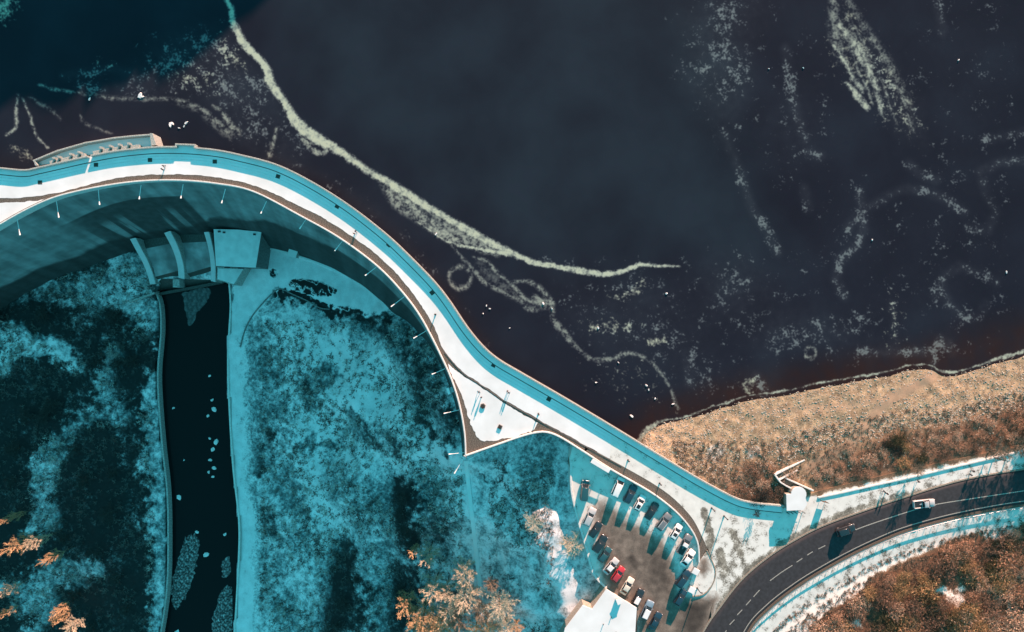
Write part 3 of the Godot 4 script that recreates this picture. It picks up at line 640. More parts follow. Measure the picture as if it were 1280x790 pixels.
func paint_face() -> ImageTexture:
	# weathered masonry of the valley face: u along the rim, v down the face
	var w := 1200; var h := 256
	var N := func(s, fx, fy, o):
		var n := FastNoiseLite.new(); n.seed = s; n.frequency = fx; n.fractal_octaves = o
		var im := n.get_image(w, int(h * fy), false, false, true)
		im.resize(w, h, Image.INTERPOLATE_BILINEAR)
		return im.get_data()
	var streak: PackedByteArray = N.call(4, 0.03, 0.06, 4); var fine: PackedByteArray = N.call(5, 0.05, 1.0, 4); var course: PackedByteArray = N.call(6, 0.006, 2.5, 3); var edge: PackedByteArray = N.call(8, 0.012, 1.0, 4)
	var b := PackedByteArray(); b.resize(w * h * 3)
	# where the darker lower band begins (share of the face), along the rim
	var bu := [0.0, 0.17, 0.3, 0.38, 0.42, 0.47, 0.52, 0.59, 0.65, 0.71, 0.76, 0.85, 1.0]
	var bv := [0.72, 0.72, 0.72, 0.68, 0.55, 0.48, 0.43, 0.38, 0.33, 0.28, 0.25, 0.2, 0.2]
	for y in h:
		for x in w:
			var u := float(x) / w; var v := float(y) / h; var i := y * w + x
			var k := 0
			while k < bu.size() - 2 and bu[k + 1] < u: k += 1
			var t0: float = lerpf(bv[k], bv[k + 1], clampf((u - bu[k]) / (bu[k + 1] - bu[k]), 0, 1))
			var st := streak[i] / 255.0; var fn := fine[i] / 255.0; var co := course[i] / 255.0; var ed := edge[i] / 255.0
			var dark_foot := smoothstep(-0.03, 0.03, v - t0 + 0.08 * (ed - 0.5))
			# the overflow bays: dark wet sheet with pale lime streaks
			var wet := 0.0
			var top := 0.2 + 0.1 * smoothstep(0.34, 0.22, u)
			if u > 0.2 and u < 0.42:
				wet = smoothstep(top, top + 0.015, v) * smoothstep(0.2, 0.26, u) * smoothstep(0.409, 0.404, u)
				wet *= 1.0 - 0.85 * smoothstep(0.45, 0.6, st) * smoothstep(top + 0.12, top + 0.26, v) * smoothstep(0.41, 0.36, u)
			var a := 130.0 + 40.0 * (co - 0.5) + 44.0 * (st - 0.5) + 22.0 * (fn - 0.5)
			a = lerpf(a, 54.0 + 22.0 * (fn - 0.5), wet * 0.85)
			a = lerpf(a, 50.0 + 26.0 * (st - 0.5) + 14.0 * (fn - 0.5), dark_foot * 0.92)
			b[i * 3] = int(clampf(a * 0.93, 0, 255)); b[i * 3 + 1] = int(clampf(a, 0, 255)); b[i * 3 + 2] = int(clampf(a, 0, 255))
	return tex_from(b, w, h)
# ---------------------------------------------------------------- set the stage
func _ready() -> void:
	var cam := Camera3D.new(); cam.name = "camera"
	cam.fov = rad_to_deg(2.0 * atan(395.0 / FOC)); cam.near = 1.0; cam.far = 900.0
	cam.position = Vector3(0, CAM_H, 0); cam.rotation_degrees = Vector3(-90, 0, 0)
	add_child(cam); cam.current = true
	var env := Environment.new()
	env.background_mode = Environment.BG_SKY
	var sky := Sky.new(); var sm := ProceduralSkyMaterial.new()
	sm.sky_top_color = Color(0.030, 0.222, 0.288).linear_to_srgb(); sm.sky_horizon_color = Color(0.115, 0.33, 0.375).linear_to_srgb(); sm.sky_curve = 0.15
	sm.ground_bottom_color = Color(0.03, 0.08, 0.10).linear_to_srgb(); sm.ground_horizon_color = Color(0.05, 0.20, 0.25).linear_to_srgb()
	sm.sun_angle_max = 1.0
	sky.sky_material = sm; env.sky = sky
	env.tonemap_mode = Environment.TONE_MAPPER_LINEAR
	env.tonemap_exposure = 2.67
	env.sdfgi_enabled = true; env.ssao_enabled = true; env.ssil_enabled = true
	var we := WorldEnvironment.new(); we.name = "world_environment"; we.environment = env; add_child(we)
	var sun := DirectionalLight3D.new(); sun.name = "sun"
	sun.light_energy = 1.6; sun.light_color = Color(1.0, 0.58, 0.45).linear_to_srgb(); sun.light_angular_distance = 0.5; sun.shadow_enabled = true
	add_child(sun)
	sun.look_at_from_position(Vector3.ZERO, Vector3(SUN_XZ.x, -SUN_TAN * SUN_XZ.length(), SUN_XZ.y), Vector3.UP)
	sun.position = Vector3(40, 60, -120)

	rng.seed = 77
	noise_a.seed = 5; noise_a.frequency = 0.011; noise_a.fractal_octaves = 3
	set_lines(); set_valley()
	make_materials()
	build_lake()
	build_valley()
	build_upland()
	build_crest()
	build_dam()
	build_spillway()
	build_road()
	build_gate()
	build_building()
	build_trees()
	build_cars()
	build_small_things()

func make_materials() -> void:
	var soft := grain(1, 0.012, Color(0.86, 0.86, 0.86), Color(1, 1, 1))
	var rough_ := grain(2, 0.03, Color(0.55, 0.54, 0.52), Color(1, 1, 1))
	var spotty := grain(3, 0.05, Color(0.4, 0.38, 0.36), Color(1, 1, 1), 256, FastNoiseLite.TYPE_CELLULAR)
	mat("snow", Color(0.80, 0.80, 0.79), 0.85, grain(41, 0.008, Color(0.93, 0.93, 0.925), Color(1, 1, 1), 512), 31.0)
	mat("gravel", Color(0.21, 0.18, 0.15), 0.95, rough_, 3.0)
	mat("lake_wall", Color(0.10, 0.085, 0.072), 0.95, rough_, 3.0)
	mat("coping", Color(0.62, 0.66, 0.62), 0.85, rough_, 2.5)
	mat("rim", Color(0.74, 0.74, 0.70), 0.85, soft, 3.0)
	mat("concrete", Color(0.33, 0.35, 0.35), 0.9, rough_, 5.0)
	mat("pale_concrete", Color(0.68, 0.68, 0.66), 0.9, rough_, 4.0)
	mat("dark_concrete", Color(0.12, 0.12, 0.11), 0.6, spotty, 4.0)
	mat("chute", Color(0.50, 0.51, 0.51), 0.8, grain(52, 0.008, Color(0.45, 0.45, 0.45), Color(1, 1, 1)), 16.0)
	mat("kerb", Color(0.17, 0.16, 0.15), 0.9, rough_, 2.0)
	mat("pale_kerb", Color(0.45, 0.40, 0.33), 0.9, rough_, 2.0)
	mat("asphalt", Color(0.034, 0.036, 0.042), 0.85, grain(42, 0.02, Color(0.72, 0.72, 0.72), Color(1, 1, 1)), 7.0)
	mat("road_paint", Color(0.62, 0.60, 0.54), 0.7, rough_, 1.5)
	mat("dark_metal", Color(0.03, 0.03, 0.03), 0.5)
	mat("white_metal", Color(0.78, 0.78, 0.76), 0.5)
	mat("galvanised", Color(0.42, 0.42, 0.42), 0.4, null, 1, 0.6)
	mat("lamp_glass", Color(0.7, 0.7, 0.66), 0.2)
	mat("iron", Color(0.045, 0.04, 0.038), 0.8, rough_, 0.8)
	mat("stone", Color(0.20, 0.18, 0.155), 0.9, rough_, 1.2)
	mat("tyre", Color(0.015, 0.015, 0.015), 0.9); mat("wheel_rim", Color(0.4, 0.4, 0.41), 0.35, null, 1, 0.7)
	mat("car_glass", Color(0.012, 0.016, 0.02), 0.08); mat("headlight", Color(0.75, 0.75, 0.72), 0.15); mat("tail_light", Color(0.35, 0.02, 0.015), 0.25); mat("trim", Color(0.02, 0.02, 0.02), 0.6)
	mat("river_water", Color(0.008, 0.009, 0.010), 0.22).metallic_specular = 0.2
	mat("plaster", Color(0.55, 0.50, 0.42), 0.9, rough_, 3.0)
	mat("window_glass", Color(0.02, 0.025, 0.03), 0.08)
	mat("wood", Color(0.12, 0.08, 0.05), 0.85, rough_, 1.0)
	mat("bark", Color(0.16, 0.115, 0.08), 0.95, rough_, 0.6)

# ---------------------------------------------------------------- lake
func build_lake() -> void:
	var t := paint_lake()
	var m := map_mat(t, 0.28); m.metallic_specular = 0.22
	var lq := PackedVector2Array([Vector2(-172, -96), Vector2(160, -96)])
	for p in rev(SHORE):
		var v := XZ(p + Vector2(3, 5), LAKE_Y)
		if v.x < 159.5: lq.append(v)
	for p in rev(cut(offset_line(U, 1.0), -140, 790)): lq.append(XZ(p, 0.0))
	lq.append(Vector2(-172, lq[lq.size() - 1].y))
	var idx := Geometry2D.triangulate_polygon(lq)
	var ls := ST()
	for i in idx:
		ls.set_uv(lake_map.uv(lq[i])); ls.add_vertex(Vector3(lq[i].x, LAKE_Y, lq[i].y))
	struct_("lake", done(ls), m)
	# the lake goes on beyond the frame
	var far := mat("far_water", Color(0.013, 0.014, 0.021), 0.28); far.metallic_specular = 0.22
	var s := ST()
	quad(s, Vector3(-600, LAKE_Y - 0.02, -600), Vector3(600, LAKE_Y - 0.02, -600), Vector3(600, LAKE_Y - 0.02, -95.9), Vector3(-600, LAKE_Y - 0.02, -95.9))
	quad(s, Vector3(159.9, LAKE_Y - 0.02, -95.9), Vector3(600, LAKE_Y - 0.02, -95.9), Vector3(600, LAKE_Y - 0.02, 10), Vector3(159.9, LAKE_Y - 0.02, 10))
	quad(s, Vector3(-600, LAKE_Y - 0.02, -95.9), Vector3(-171.9, LAKE_Y - 0.02, -95.9), Vector3(-171.9, LAKE_Y - 0.02, -40), Vector3(-600, LAKE_Y - 0.02, -40))
	struct_("lake_far_water", done(s), far)
	# wooded hill on the far shore that keeps the upper left corner of the lake in shade
	var g2 := []
	var ridge := pts([-420, -170, -300, -182, -198, -195, -120, -206, -84, -212, -63, -216, -41, -222, -22, -236, -8, -263, 0, -300])
	var rs := resample(ridge, 150)
	var nz := FastNoiseLite.new(); nz.seed = 12; nz.frequency = 0.13; nz.fractal_octaves = 3
	for r in 26:
		var row := PackedVector3Array()
		var f := r / 25.0
		for i in rs.size():
			var tt := (rs[mini(i + 1, rs.size() - 1)] - rs[maxi(i - 1, 0)]).normalized()
			var nn := Vector2(-tt.y, tt.x)
			var off := lerpf(60.0, -60.0, f)
			var hh := LAKE_Y - 1.0 + 46.0 * smoothstep(60.0, 0.0, off) if off > 0 else LAKE_Y + 45.0 - off * -0.02
			var p := rs[i] + nn * off
			var e := smoothstep(0.0, 0.05, (rs.size() - 1 - i) / 150.0)
			var bump := nz.get_noise_2d(p.x, p.y) * 3.2 * smoothstep(60.0, 30.0, off)
			row.append(Vector3(p.x, lerpf(LAKE_Y - 1.0, hh + bump, e), p.y))
		g2.append(row)
	struct_("hill", grid_mesh(g2), mat("hill", Color(0.09, 0.10, 0.09), 0.95, MT.gravel.albedo_texture, 6.0))
	# broken slush and drift ice that stands a hand above the water
	var chunks := [[175, 119.5, 1.3], [177.5, 121, 0.8], [213, 156, 1.0], [215.5, 154, 0.9], [233, 153.5, 1.0], [230, 158, 0.5], [224, 160, 0.5], [112, 124, 0.7], [679, 379.5, 0.8], [748, 410, 0.6], [833, 367, 0.7], [690, 386, 0.5], [545, 292.5, 0.6], [608, 382, 0.5], [612, 386, 0.5], [604, 392, 0.4], [637, 410, 0.35], [808, 482, 0.6], [811, 487, 0.5], [819, 498, 0.5], [790, 520, 0.9], [841, 505, 0.6], [773, 453, 0.4], [745, 478, 0.5], [1004, 85, 0.4], [1198, 75, 0.4], [961, 86, 0.35], [1090, 300, 0.5], [1258, 340, 0.6]]
	for c in chunks:
		var s2 := ST()
		var p := W(c[0], c[1], LAKE_Y)
		var n := 7
		var r0: float = c[2] * 0.62
		var ring := []; var ring2 := []
		for i in n:
			var q := r0 * rng.randf_range(0.6, 1.1)
			ring.append(Vector3(cos(TAU * i / n) * q * 1.3, -0.05, sin(TAU * i / n) * q * 0.7))
			ring2.append(Vector3(cos(TAU * i / n) * q * 1.05, 0.16 + rng.randf() * 0.1, sin(TAU * i / n) * q * 0.55))
		loft(s2, [ring, ring2])
		var o := part("ice_chunk", done(s2), MT.snow, self)
		o.position = p; o.rotation.y = rng.randf() * TAU
		tag(o, "small white ice chunk floating on the dark lake", "ice", "ice chunks drifting on the lake")

# ---------------------------------------------------------------- valley
func in_river(x: float, y: float) -> bool:
	if y < 352: return false
	var xl := 200.0; var xr := 290.0
	for i in RIV_L.size() - 1:
		if y >= RIV_L[i].y and y < RIV_L[i + 1].y: xl = lerpf(RIV_L[i].x, RIV_L[i + 1].x, (y - RIV_L[i].y) / (RIV_L[i + 1].y - RIV_L[i].y))
	for i in RIV_R.size() - 1:
		if y >= RIV_R[i].y and y < RIV_R[i + 1].y: xr = lerpf(RIV_R[i].x, RIV_R[i + 1].x, (y - RIV_R[i].y) / (RIV_R[i + 1].y - RIV_R[i].y))
	return x > xl and x < xr
func build_valley() -> void:
	var t := paint_valley()
	var nz := FastNoiseLite.new(); nz.seed = 31; nz.frequency = 0.16; nz.fractal_octaves = 3
	var g := []
	var y := 288.0
	while y < 885.0:
		var row := PackedVector3Array()
		var x := -110.0
		while x < 800.0:
			var h := vh(x, y)
			var v := W(x, y, h)
			var flat := 0.15 if (x > 660 and y > 630) or (x > 284 and x < 320 and y > 330) or (x > 320 and x < 490 and y < 400) else 1.0
			h += nz.get_noise_2d(v.x, v.z) * 0.55 * flat
			if in_river(x, y): h = -45.0
			row.append(W(x, y, h))
			x += 4.0
		g.append(row)
		y += 4.0
	struct_("valley_ground", grid_mesh(g, func(_r, _c, v): return valley_map.uv(Vector2(v.x, v.z))), map_mat(t))
	# land beyond the frame
	var s := ST()
	quad(s, Vector3(-600, -46, -40), Vector3(600, -46, -40), Vector3(600, -46, 600), Vector3(-600, -46, 600))
	struct_("far_ground", done(s), mat("far_ground", Color(0.12, 0.12, 0.12), 0.95, MT.gravel.albedo_texture, 9.0))
	# hillside that the left end of the dam runs into, beyond the frame
	var gl := []
	for j in 40:
		var row := PackedVector3Array()
		for i in 30:
			var xx := -158.0 - i * i * 0.32; var zz := lerpf(-48.0, 130.0, j / 39.0)
			var hh := -47.0 * smoothstep(-12.0, 8.0, zz - minf(0.0, (xx + 158.0) * 0.1)) - 5.5 * smoothstep(-34.0, -46.0, zz) + (-158.0 - xx) * 0.42
			row.append(Vector3(xx, hh - 0.3 + nz.get_noise_2d(xx, zz) * 1.2 * minf(1.0, i / 3.0), zz))
		gl.append(row)
	struct_("abutment_hill", grid_mesh(gl), mat("abutment", Color(0.5, 0.5, 0.49), 0.95, MT.dark_concrete.albedo_texture, 11.0))
	# river between its two walls
	var s2 := ST()
	for i in 40:
		var a := i / 40.0; var b := (i + 1) / 40.0
		var la := resample(RIV_L, 41)[i]; var lb := resample(RIV_L, 41)[i + 1]
		var ra := resample(RIV_R, 41)[i]; var rb := resample(RIV_R, 41)[i + 1]
		quad(s2, WV(la, RIVER_Y) - Vector3(1, 0, 0), WV(ra, RIVER_Y) + Vector3(1, 0, 0), WV(rb, RIVER_Y) + Vector3(1, 0, 0), WV(lb, RIVER_Y) - Vector3(1, 0, 0))
	struct_("river", done(s2), MT.river_water)
	var l := part("river_wall", wall_mesh(RIV_L, -40.6, 0.55, -45.5), MT.pale_concrete, self)
	tag(l, "low concrete bank wall along the left side of the dark river channel", "wall")
	l = part("river_wall", wall_mesh(RIV_R, -40.2, 0.5, -45.5), MT.rim, self)
	tag(l, "straight pale bank wall between the river channel and the snowy track", "wall")
	# gravel bars and snow-covered stones in the river
	var bars := [[[232, 672, 244, 664, 250, 680, 246, 705, 238, 735, 224, 760, 216, 762, 214, 730, 222, 700], "long snowy gravel bar hugging the left wall of the river"], [[277, 735, 288, 730, 292, 760, 288, 800, 268, 800, 264, 780, 270, 755], "snow-speckled gravel bar at the bottom right of the river"], [[278, 700, 287, 695, 288, 718, 278, 722], "small snowy gravel bar below the middle of the river's right wall"], [[228, 366, 250, 360, 262, 362, 258, 378, 246, 392, 238, 408, 232, 392], "submerged pale apron showing below the spillway sill"]]
	for b in bars:
		var s3 := ST()
		var q := spline(pts(b[0] + [b[0][0], b[0][1]]), 3.0)
		var c := Vector2.ZERO
		for p in q: c += p
		c /= q.size()
		var low: bool = String(b[1]).begins_with("submerged")
		var g3 := []
		for r in 7:
			var row := PackedVector3Array()
			var f := r / 6.0
			for p in ragged(q, 2.4, 0.3):
				var pp := c + (p - c) * f
				var hh := RIVER_Y + (0.015 if low else 0.55 * (1.0 - f * f) + 0.25 * nz.get_noise_2d(pp.x * 3.0, pp.y * 3.0) * (1.0 - f * 0.5) - 0.05)
				row.append(WV(pp, hh))
			g3.append(row)
		var o := part("gravel_bar", grid_mesh(g3), mat("apron", Color(0.14, 0.15, 0.15), 0.6, MT.chute.albedo_texture, 3.0) if low else mat("bar", Color(0.75, 0.75, 0.74), 0.9, grain(53, 0.03, Color(0.02, 0.02, 0.02), Color(1, 1, 1), 256, FastNoiseLite.TYPE_SIMPLEX_SMOOTH, 1.3), 7.0), self)
		tag(o, b[1], "gravel bar")
	var rock := rock_mesh(3, 0.85); var rock2 := rock_mesh(6, 0.95)
	for c in [[262, 470, 0.8], [265, 500, 0.9], [268, 512, 1.5], [260, 520, 0.9], [262, 548, 0.8], [270, 552, 1.6], [266, 562, 1.3], [263, 575, 1.0], [268, 585, 1.2], [261, 590, 0.8], [266, 596, 0.9], [224, 622, 1.5], [221, 790, 1.4], [281, 668, 1.0], [246, 665, 1.1], [230, 575, 0.5], [217, 510, 0.7], [280, 770, 1.2], [274, 775, 0.9], [258, 693, 1.6]]:
		var o := part("river_stone", rock if int(c[0]) % 2 == 0 else rock2, MT.snow, self)
		o.position = W(c[0], c[1], RIVER_Y + 0.05); o.scale = Vector3(c[2] * 0.62, 0.4, c[2] * 0.5); o.rotation.y = rng.randf() * TAU
		tag(o, "snow-capped stone standing in the dark river", "stone", "snowy stones in the river")
	# kerb walls of the platform, small hut on it
	s = ST()
	var arc := spline(pts([329, 309.5, 350, 313.5, 371, 319.5, 408, 333, 440, 348, 464, 366, 486, 385.5]), 5.0)
	var top := PackedVector3Array()
	for p in arc: top.append(WV(p, vh(p.x, p.y) + 0.55))
	wall(s, top, 0.6, -48, 0.05)
	l = part("platform_wall", done(s), MT.snow, self)
	tag(l, "curved snow-topped wall along the platform at the foot of the dam", "wall")
	s = ST(); top = PackedVector3Array()
	for p in spline(pts([300, 434, 306, 412, 315, 395, 329, 378, 340, 367, 350, 361, 366, 368, 384, 376, 400, 385, 412, 386.5]), 5.0): top.append(WV(p, vh(p.x, p.y) + 0.4))
	wall(s, top, 0.35, -48, 0.03)
	l = part("retaining_wall", done(s), MT.concrete, self)
	tag(l, "thin kinked retaining wall below the snowy platform and track", "wall")
	var hut := thing("hut", "small pale flat-roofed hut on the platform wall below the dam", "hut", W(370.5, 317.5, -38.6), -0.3)
	part("wall", box_mesh(Vector3(0, 1.9, 0), Vector3(2.5, 3.8, 2.2)), MT.pale_concrete, hut)
	part("roof", box_mesh(Vector3(0, 3.92, 0), Vector3(2.8, 0.22, 2.5), 0.06), MT.snow, hut)
	part("door", box_mesh(Vector3(0, 0.95, 1.12), Vector3(0.8, 1.9, 0.06)), MT.dark_metal, hut)
	s = ST(); top = PackedVector3Array()
	for p in spline(pts([582.5, 576, 586, 610, 590, 645, 595, 690, 600, 735, 605, 800, 607, 850]), 6.0): top.append(WV(p, vh(p.x, p.y) + 0.45))
	wall(s, top, 1.15, -40, 0.05)
	tag(part("slope_wall", done(s), MT.snow, self), "straight pale wall running down the slope from the plaza corner", "wall")
	# scrub on the valley floor
	var tuft := tuft_mesh(9, 14, 0.75, 0.55)
	var mm := MultiMesh.new(); mm.transform_format = MultiMesh.TRANSFORM_3D; mm.use_colors = true; mm.mesh = tuft
	var spots := []; var shade := []
	var n2 := FastNoiseLite.new(); n2.seed = 44; n2.frequency = 0.05; n2.fractal_octaves = 3
	while spots.size() < 9500:
		var px := rng.randf_range(-20, 720); var py := rng.randf_range(330, 800)
		if px > 192 and px < 326: continue
		if px > 320 and px < 490 and py < 402: continue
		if px > 578 and (py < 575 or px > 690): continue
		if px > 578 and px < 612: continue
		var h := vh(px, py); var v := W(px, py, h)
		if n2.get_noise_2d(v.x, v.z) + rng.randf_range(-0.5, 0.5) < 0.0: continue
		var u := valley_map.uv(Vector2(v.x, v.z))
		var sv := valley_sn[clampi(int(u.y * valley_map.lh), 0, valley_map.lh - 1) * valley_map.lw + clampi(int(u.x * valley_map.lw), 0, valley_map.lw - 1)]
		if sv > 1.0: continue
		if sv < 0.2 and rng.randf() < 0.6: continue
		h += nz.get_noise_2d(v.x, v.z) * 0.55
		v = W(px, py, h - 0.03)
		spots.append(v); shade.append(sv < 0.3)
	mm.instance_count = spots.size()
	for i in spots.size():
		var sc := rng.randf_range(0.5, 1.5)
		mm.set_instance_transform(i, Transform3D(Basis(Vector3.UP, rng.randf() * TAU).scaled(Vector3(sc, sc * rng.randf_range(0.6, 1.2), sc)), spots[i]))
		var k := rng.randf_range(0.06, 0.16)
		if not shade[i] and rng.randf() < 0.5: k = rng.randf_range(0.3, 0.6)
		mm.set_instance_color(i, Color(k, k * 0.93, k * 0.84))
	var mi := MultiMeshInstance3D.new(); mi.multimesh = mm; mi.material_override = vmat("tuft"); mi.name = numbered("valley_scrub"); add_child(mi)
	stuff(mi, "low frosted scrub and dead stalks covering the shaded valley floor", "scrub")

func rock_mesh(seed_: int, rough := 0.42) -> ArrayMesh:
	var n := FastNoiseLite.new(); n.seed = seed_; n.frequency = 0.9
	var s := ST()
	var P := func(i: int, j: int) -> Vector3:
		var la := PI * j / 5.0 - PI / 2; var lo := TAU * (i % 7) / 7.0
		var d := Vector3(cos(la) * cos(lo), sin(la), cos(la) * sin(lo))
		return d * (1.0 + rough * n.get_noise_3dv(d * 1.7))
	for j in 5:
		for i in 7:
			if j == 0: tri(s, P.call(i, 0), P.call(i, 1), P.call(i + 1, 1))
			elif j == 4: tri(s, P.call(i, 4), P.call(i, 5), P.call(i + 1, 4))
			else: quad(s, P.call(i, j), P.call(i, j + 1), P.call(i + 1, j + 1), P.call(i + 1, j))
	return done(s)
func tuft_mesh(seed_: int, n: int, r: float, h: float) -> ArrayMesh:
	var rg := RandomNumberGenerator.new(); rg.seed = seed_
	var s := ST()
	for i in n:
		var a := rg.randf() * TAU; var d := Vector3(cos(a), 0, sin(a)); var side := Vector3(-d.z, 0, d.x)
		var b := d * rg.randf() * r * 0.35 + side * rg.randf_range(-0.2, 0.2)
		var e := b + d * r * rg.randf_range(0.4, 1.0) + Vector3(0, h * rg.randf_range(0.4, 1.0), 0)
		var w := rg.randf_range(0.03, 0.075)
		var k := rg.randf_range(0.6, 1.3)
		s.set_color(Color(k, k, k))
		tri(s, b - side * w, e, b + side * w)
		var mid := b.lerp(e, 0.55)
		var e2 := mid + (side * rg.randf_range(-1, 1) + d * 0.3 + Vector3(0, 0.5, 0)).normalized() * r * 0.4
		tri(s, mid - d * w * 0.7, e2, mid + d * w * 0.7)
	return done(s)
# ---------------------------------------------------------------- upland: shore, terrace, verge, car park
var up_mat: StandardMaterial3D
func cut(p: PackedVector2Array, x0: float, x1: float, y0 := -1e9, y1 := 1e9) -> PackedVector2Array:
	var r := PackedVector2Array()
	for q in p:
		if q.x >= x0 and q.x <= x1 and q.y >= y0 and q.y <= y1: r.append(q)
	return r
func south_h(x: float, y: float) -> float:
	var d := 1e9; var best := Vector2.ZERO; var q := Vector2(x, y)
	for i in ROAD_S.size() - 1:
		var c := Geometry2D.get_closest_point_to_segment(q, ROAD_S[i], ROAD_S[i + 1])
		var e := c.distance_to(q)
		if e < d:
			d = e; best = c
	if q.x < best.x or q.y < best.y: d = -d
	if d < 0: return -0.35
	var h := -0.12 - 0.3 * smoothstep(2.0, 40.0, d)
	return h + maxf(0.0, d - 28.0) * 0.036
func shore_h(f: float) -> float: return lerpf(-4.25, -0.25, pow(f, 0.85))
var shore_a: PackedVector2Array
var shore_b: PackedVector2Array
func shore_at(i: int, f: float) -> Vector3:
	return WV(shore_a[i].lerp(shore_b[i], f), shore_h(f))

func build_upland() -> void:
	var t := paint_upland()
	up_mat = map_mat(t)
	var uvf := func(_r, _c, v): return upland_map.uv(Vector2(v.x, v.z))
	var nz := FastNoiseLite.new(); nz.seed = 8; nz.frequency = 0.22; nz.fractal_octaves = 4
	shore_a = resample(SHORE, 220); shore_b = resample(INNER, 220)
	var g := []
	for r in 31:
		var row := PackedVector3Array()
		for i in 220:
			var f := (r - 2) / 28.0
			var v: Vector3
			if r < 2:
				v = WV(shore_a[i] + Vector2(-1.5, -3.0) * (2 - r), -4.25 - 0.5 * (2 - r))
			else:
				v = shore_at(i, f)
				v.y += nz.get_noise_2d(v.x, v.z) * 0.42 * smoothstep(0.0, 0.12, f) * smoothstep(1.0, 0.9, f)
			row.append(v)
		g.append(row)
	struct_("shore", grid_mesh(g, uvf), up_mat)
	# terrace
	var tp := cut(U, 738, 982)
	tp.append_array(cut(INNER, 983, 1370))
	tp.append_array(rev(cut(ROAD_N, 888, 1359)))
	tp.append_array(pts([889, 762, 896, 738, 895, 715, 886, 688]))
	tp.append_array(rev(cut(E, 742, 883.9, 555)))
	struct_("terrace", slab_mesh(tp, 0.024, -4.6, upland_map), up_mat)
	# verge and hillside south of the road
	g = []
	var y := 622.0
	while y < 900.0:
		var row := PackedVector3Array()
		var x := 900.0
		while x < 1372.0:
			var h := south_h(x, y)
			var v := W(x, y, h)
			h += nz.get_noise_2d(v.x, v.z) * 0.3 * smoothstep(-0.3, 0.6, h)
			row.append(W(x, y, h))
			x += 5.0
		g.append(row)
		y += 5.0
	struct_("hillside", grid_mesh(g, uvf), up_mat)
	# car park
	struct_("car_park", slab_mesh(LOT, -1.0, -9.0, upland_map, lot_y), up_mat)
	var s := ST()
	var kb := PackedVector3Array()
	for p in spline(pts([714, 576, 714.5, 612, 722, 647, 733, 685, 742, 717, 758, 735]), 5.0):
		var v := XZ(p, -1.0)
		kb.append(Vector3(v.x, lot_y(v) + 0.28, v.y))
	wall(s, kb, 0.55, -8, 0.05)
	tag(part("kerb_wall", done(s), MT.rim, self), "curved pale kerb wall along the valley edge of the car park", "wall")
	s = ST()
	wall(s, line3(spline(pts([884, 688, 894, 712, 891.5, 729, 880.5, 742.5, 866, 746]), 4.0), 0.16), 0.3, -0.9, 0.03)
	tag(part("kerb", done(s), MT.pale_kerb, self), "curved kerb round the snowy island beside the car park entrance", "kerb")
	# island inside that kerb
	struct_("island", slab_mesh(pts([884, 688, 894, 712, 891.5, 729, 880.5, 742.5, 866, 745, 862, 730, 868, 712, 873, 703.5]), 0.06, -1.2, upland_map), up_mat)
	# stones of the shore
	var trail := pts([1010, 585, 1040, 568, 1062, 554, 1080, 538, 1098, 514, 1120, 496, 1150, 482, 1172, 470])
	var mm := MultiMesh.new(); mm.transform_format = MultiMesh.TRANSFORM_3D; mm.use_colors = true; mm.mesh = rock_mesh(5)
	mm.instance_count = 9000
	for i in mm.instance_count:
		var c := rng.randi_range(2, 218); var f := pow(rng.randf(), 1.15) * 0.97
		if c > 70 and f > 0.62 and rng.randf() < 0.75: f *= 0.6
		var v := shore_at(c, f) + Vector3(rng.randf_range(-0.5, 0.5), 0, rng.randf_range(-0.3, 0.3))
		v.y += nz.get_noise_2d(v.x, v.z) * 0.42 * smoothstep(0.0, 0.12, f)
		var sc := rng.randf_range(0.08, 0.2) * (1.0 if rng.randf() < 0.97 else 1.6)
		var near := 1e9
		var pq := shore_a[c].lerp(shore_b[c], f)
		for k in trail.size() - 1: near = minf(near, Geometry2D.get_closest_point_to_segment(pq, trail[k], trail[k + 1]).distance_to(pq))
		if near < 5.5: sc *= 0.25
		mm.set_instance_transform(i, Transform3D(Basis(Vector3.UP, rng.randf() * TAU).scaled(Vector3(sc * rng.randf_range(0.8, 1.5), sc * 0.45, sc)), v))
		var k := rng.randf_range(0.26, 0.5)
		mm.set_instance_color(i, Color(k, k * 0.86, k * 0.68))
	var mi := MultiMeshInstance3D.new(); mi.multimesh = mm; mi.material_override = vmat("stones", 0.95); mi.name = numbered("shore_stones"); add_child(mi)
	stuff(mi, "countless pale beige stones covering the sloping lake shore", "stones")
	# dead stalks poking through the snow of the verge and round the shore
	var tuft := tuft_mesh(19, 12, 0.5, 0.5)
	mm = MultiMesh.new(); mm.transform_format = MultiMesh.TRANSFORM_3D; mm.use_colors = true; mm.mesh = tuft
	var spots := []
	while spots.size() < 1500:
		var px := rng.randf_range(960, 1280); var py := rng.randf_range(640, 792)
		var h := south_h(px, py)
		if h > 1.2 or h > -0.3 and h < -0.1 or h == -0.35: continue
		var v := W(px, py, h); v.y += nz.get_noise_2d(v.x, v.z) * 0.3 * smoothstep(-0.3, 0.6, h)
		spots.append(v)
	for k in 2600:
		var c := rng.randi_range(20, 218); var f := rng.randf_range(0.4, 0.97)
		var v := shore_at(c, f); v.y += nz.get_noise_2d(v.x, v.z) * 0.42
		spots.append(v)
	mm.instance_count = spots.size()
	for i in spots.size():
		var sc := rng.randf_range(0.4, 1.2)
		mm.set_instance_transform(i, Transform3D(Basis(Vector3.UP, rng.randf() * TAU).scaled(Vector3.ONE * sc), spots[i]))
		var k := rng.randf_range(0.08, 0.26)
		mm.set_instance_color(i, Color(k, k * 0.72, k * 0.5))
	mi = MultiMeshInstance3D.new(); mi.multimesh = mm; mi.material_override = vmat("tuft"); mi.name = numbered("dry_grass"); add_child(mi)
	stuff(mi, "dry brown grass tufts on the shore and the snowy roadside", "grass")

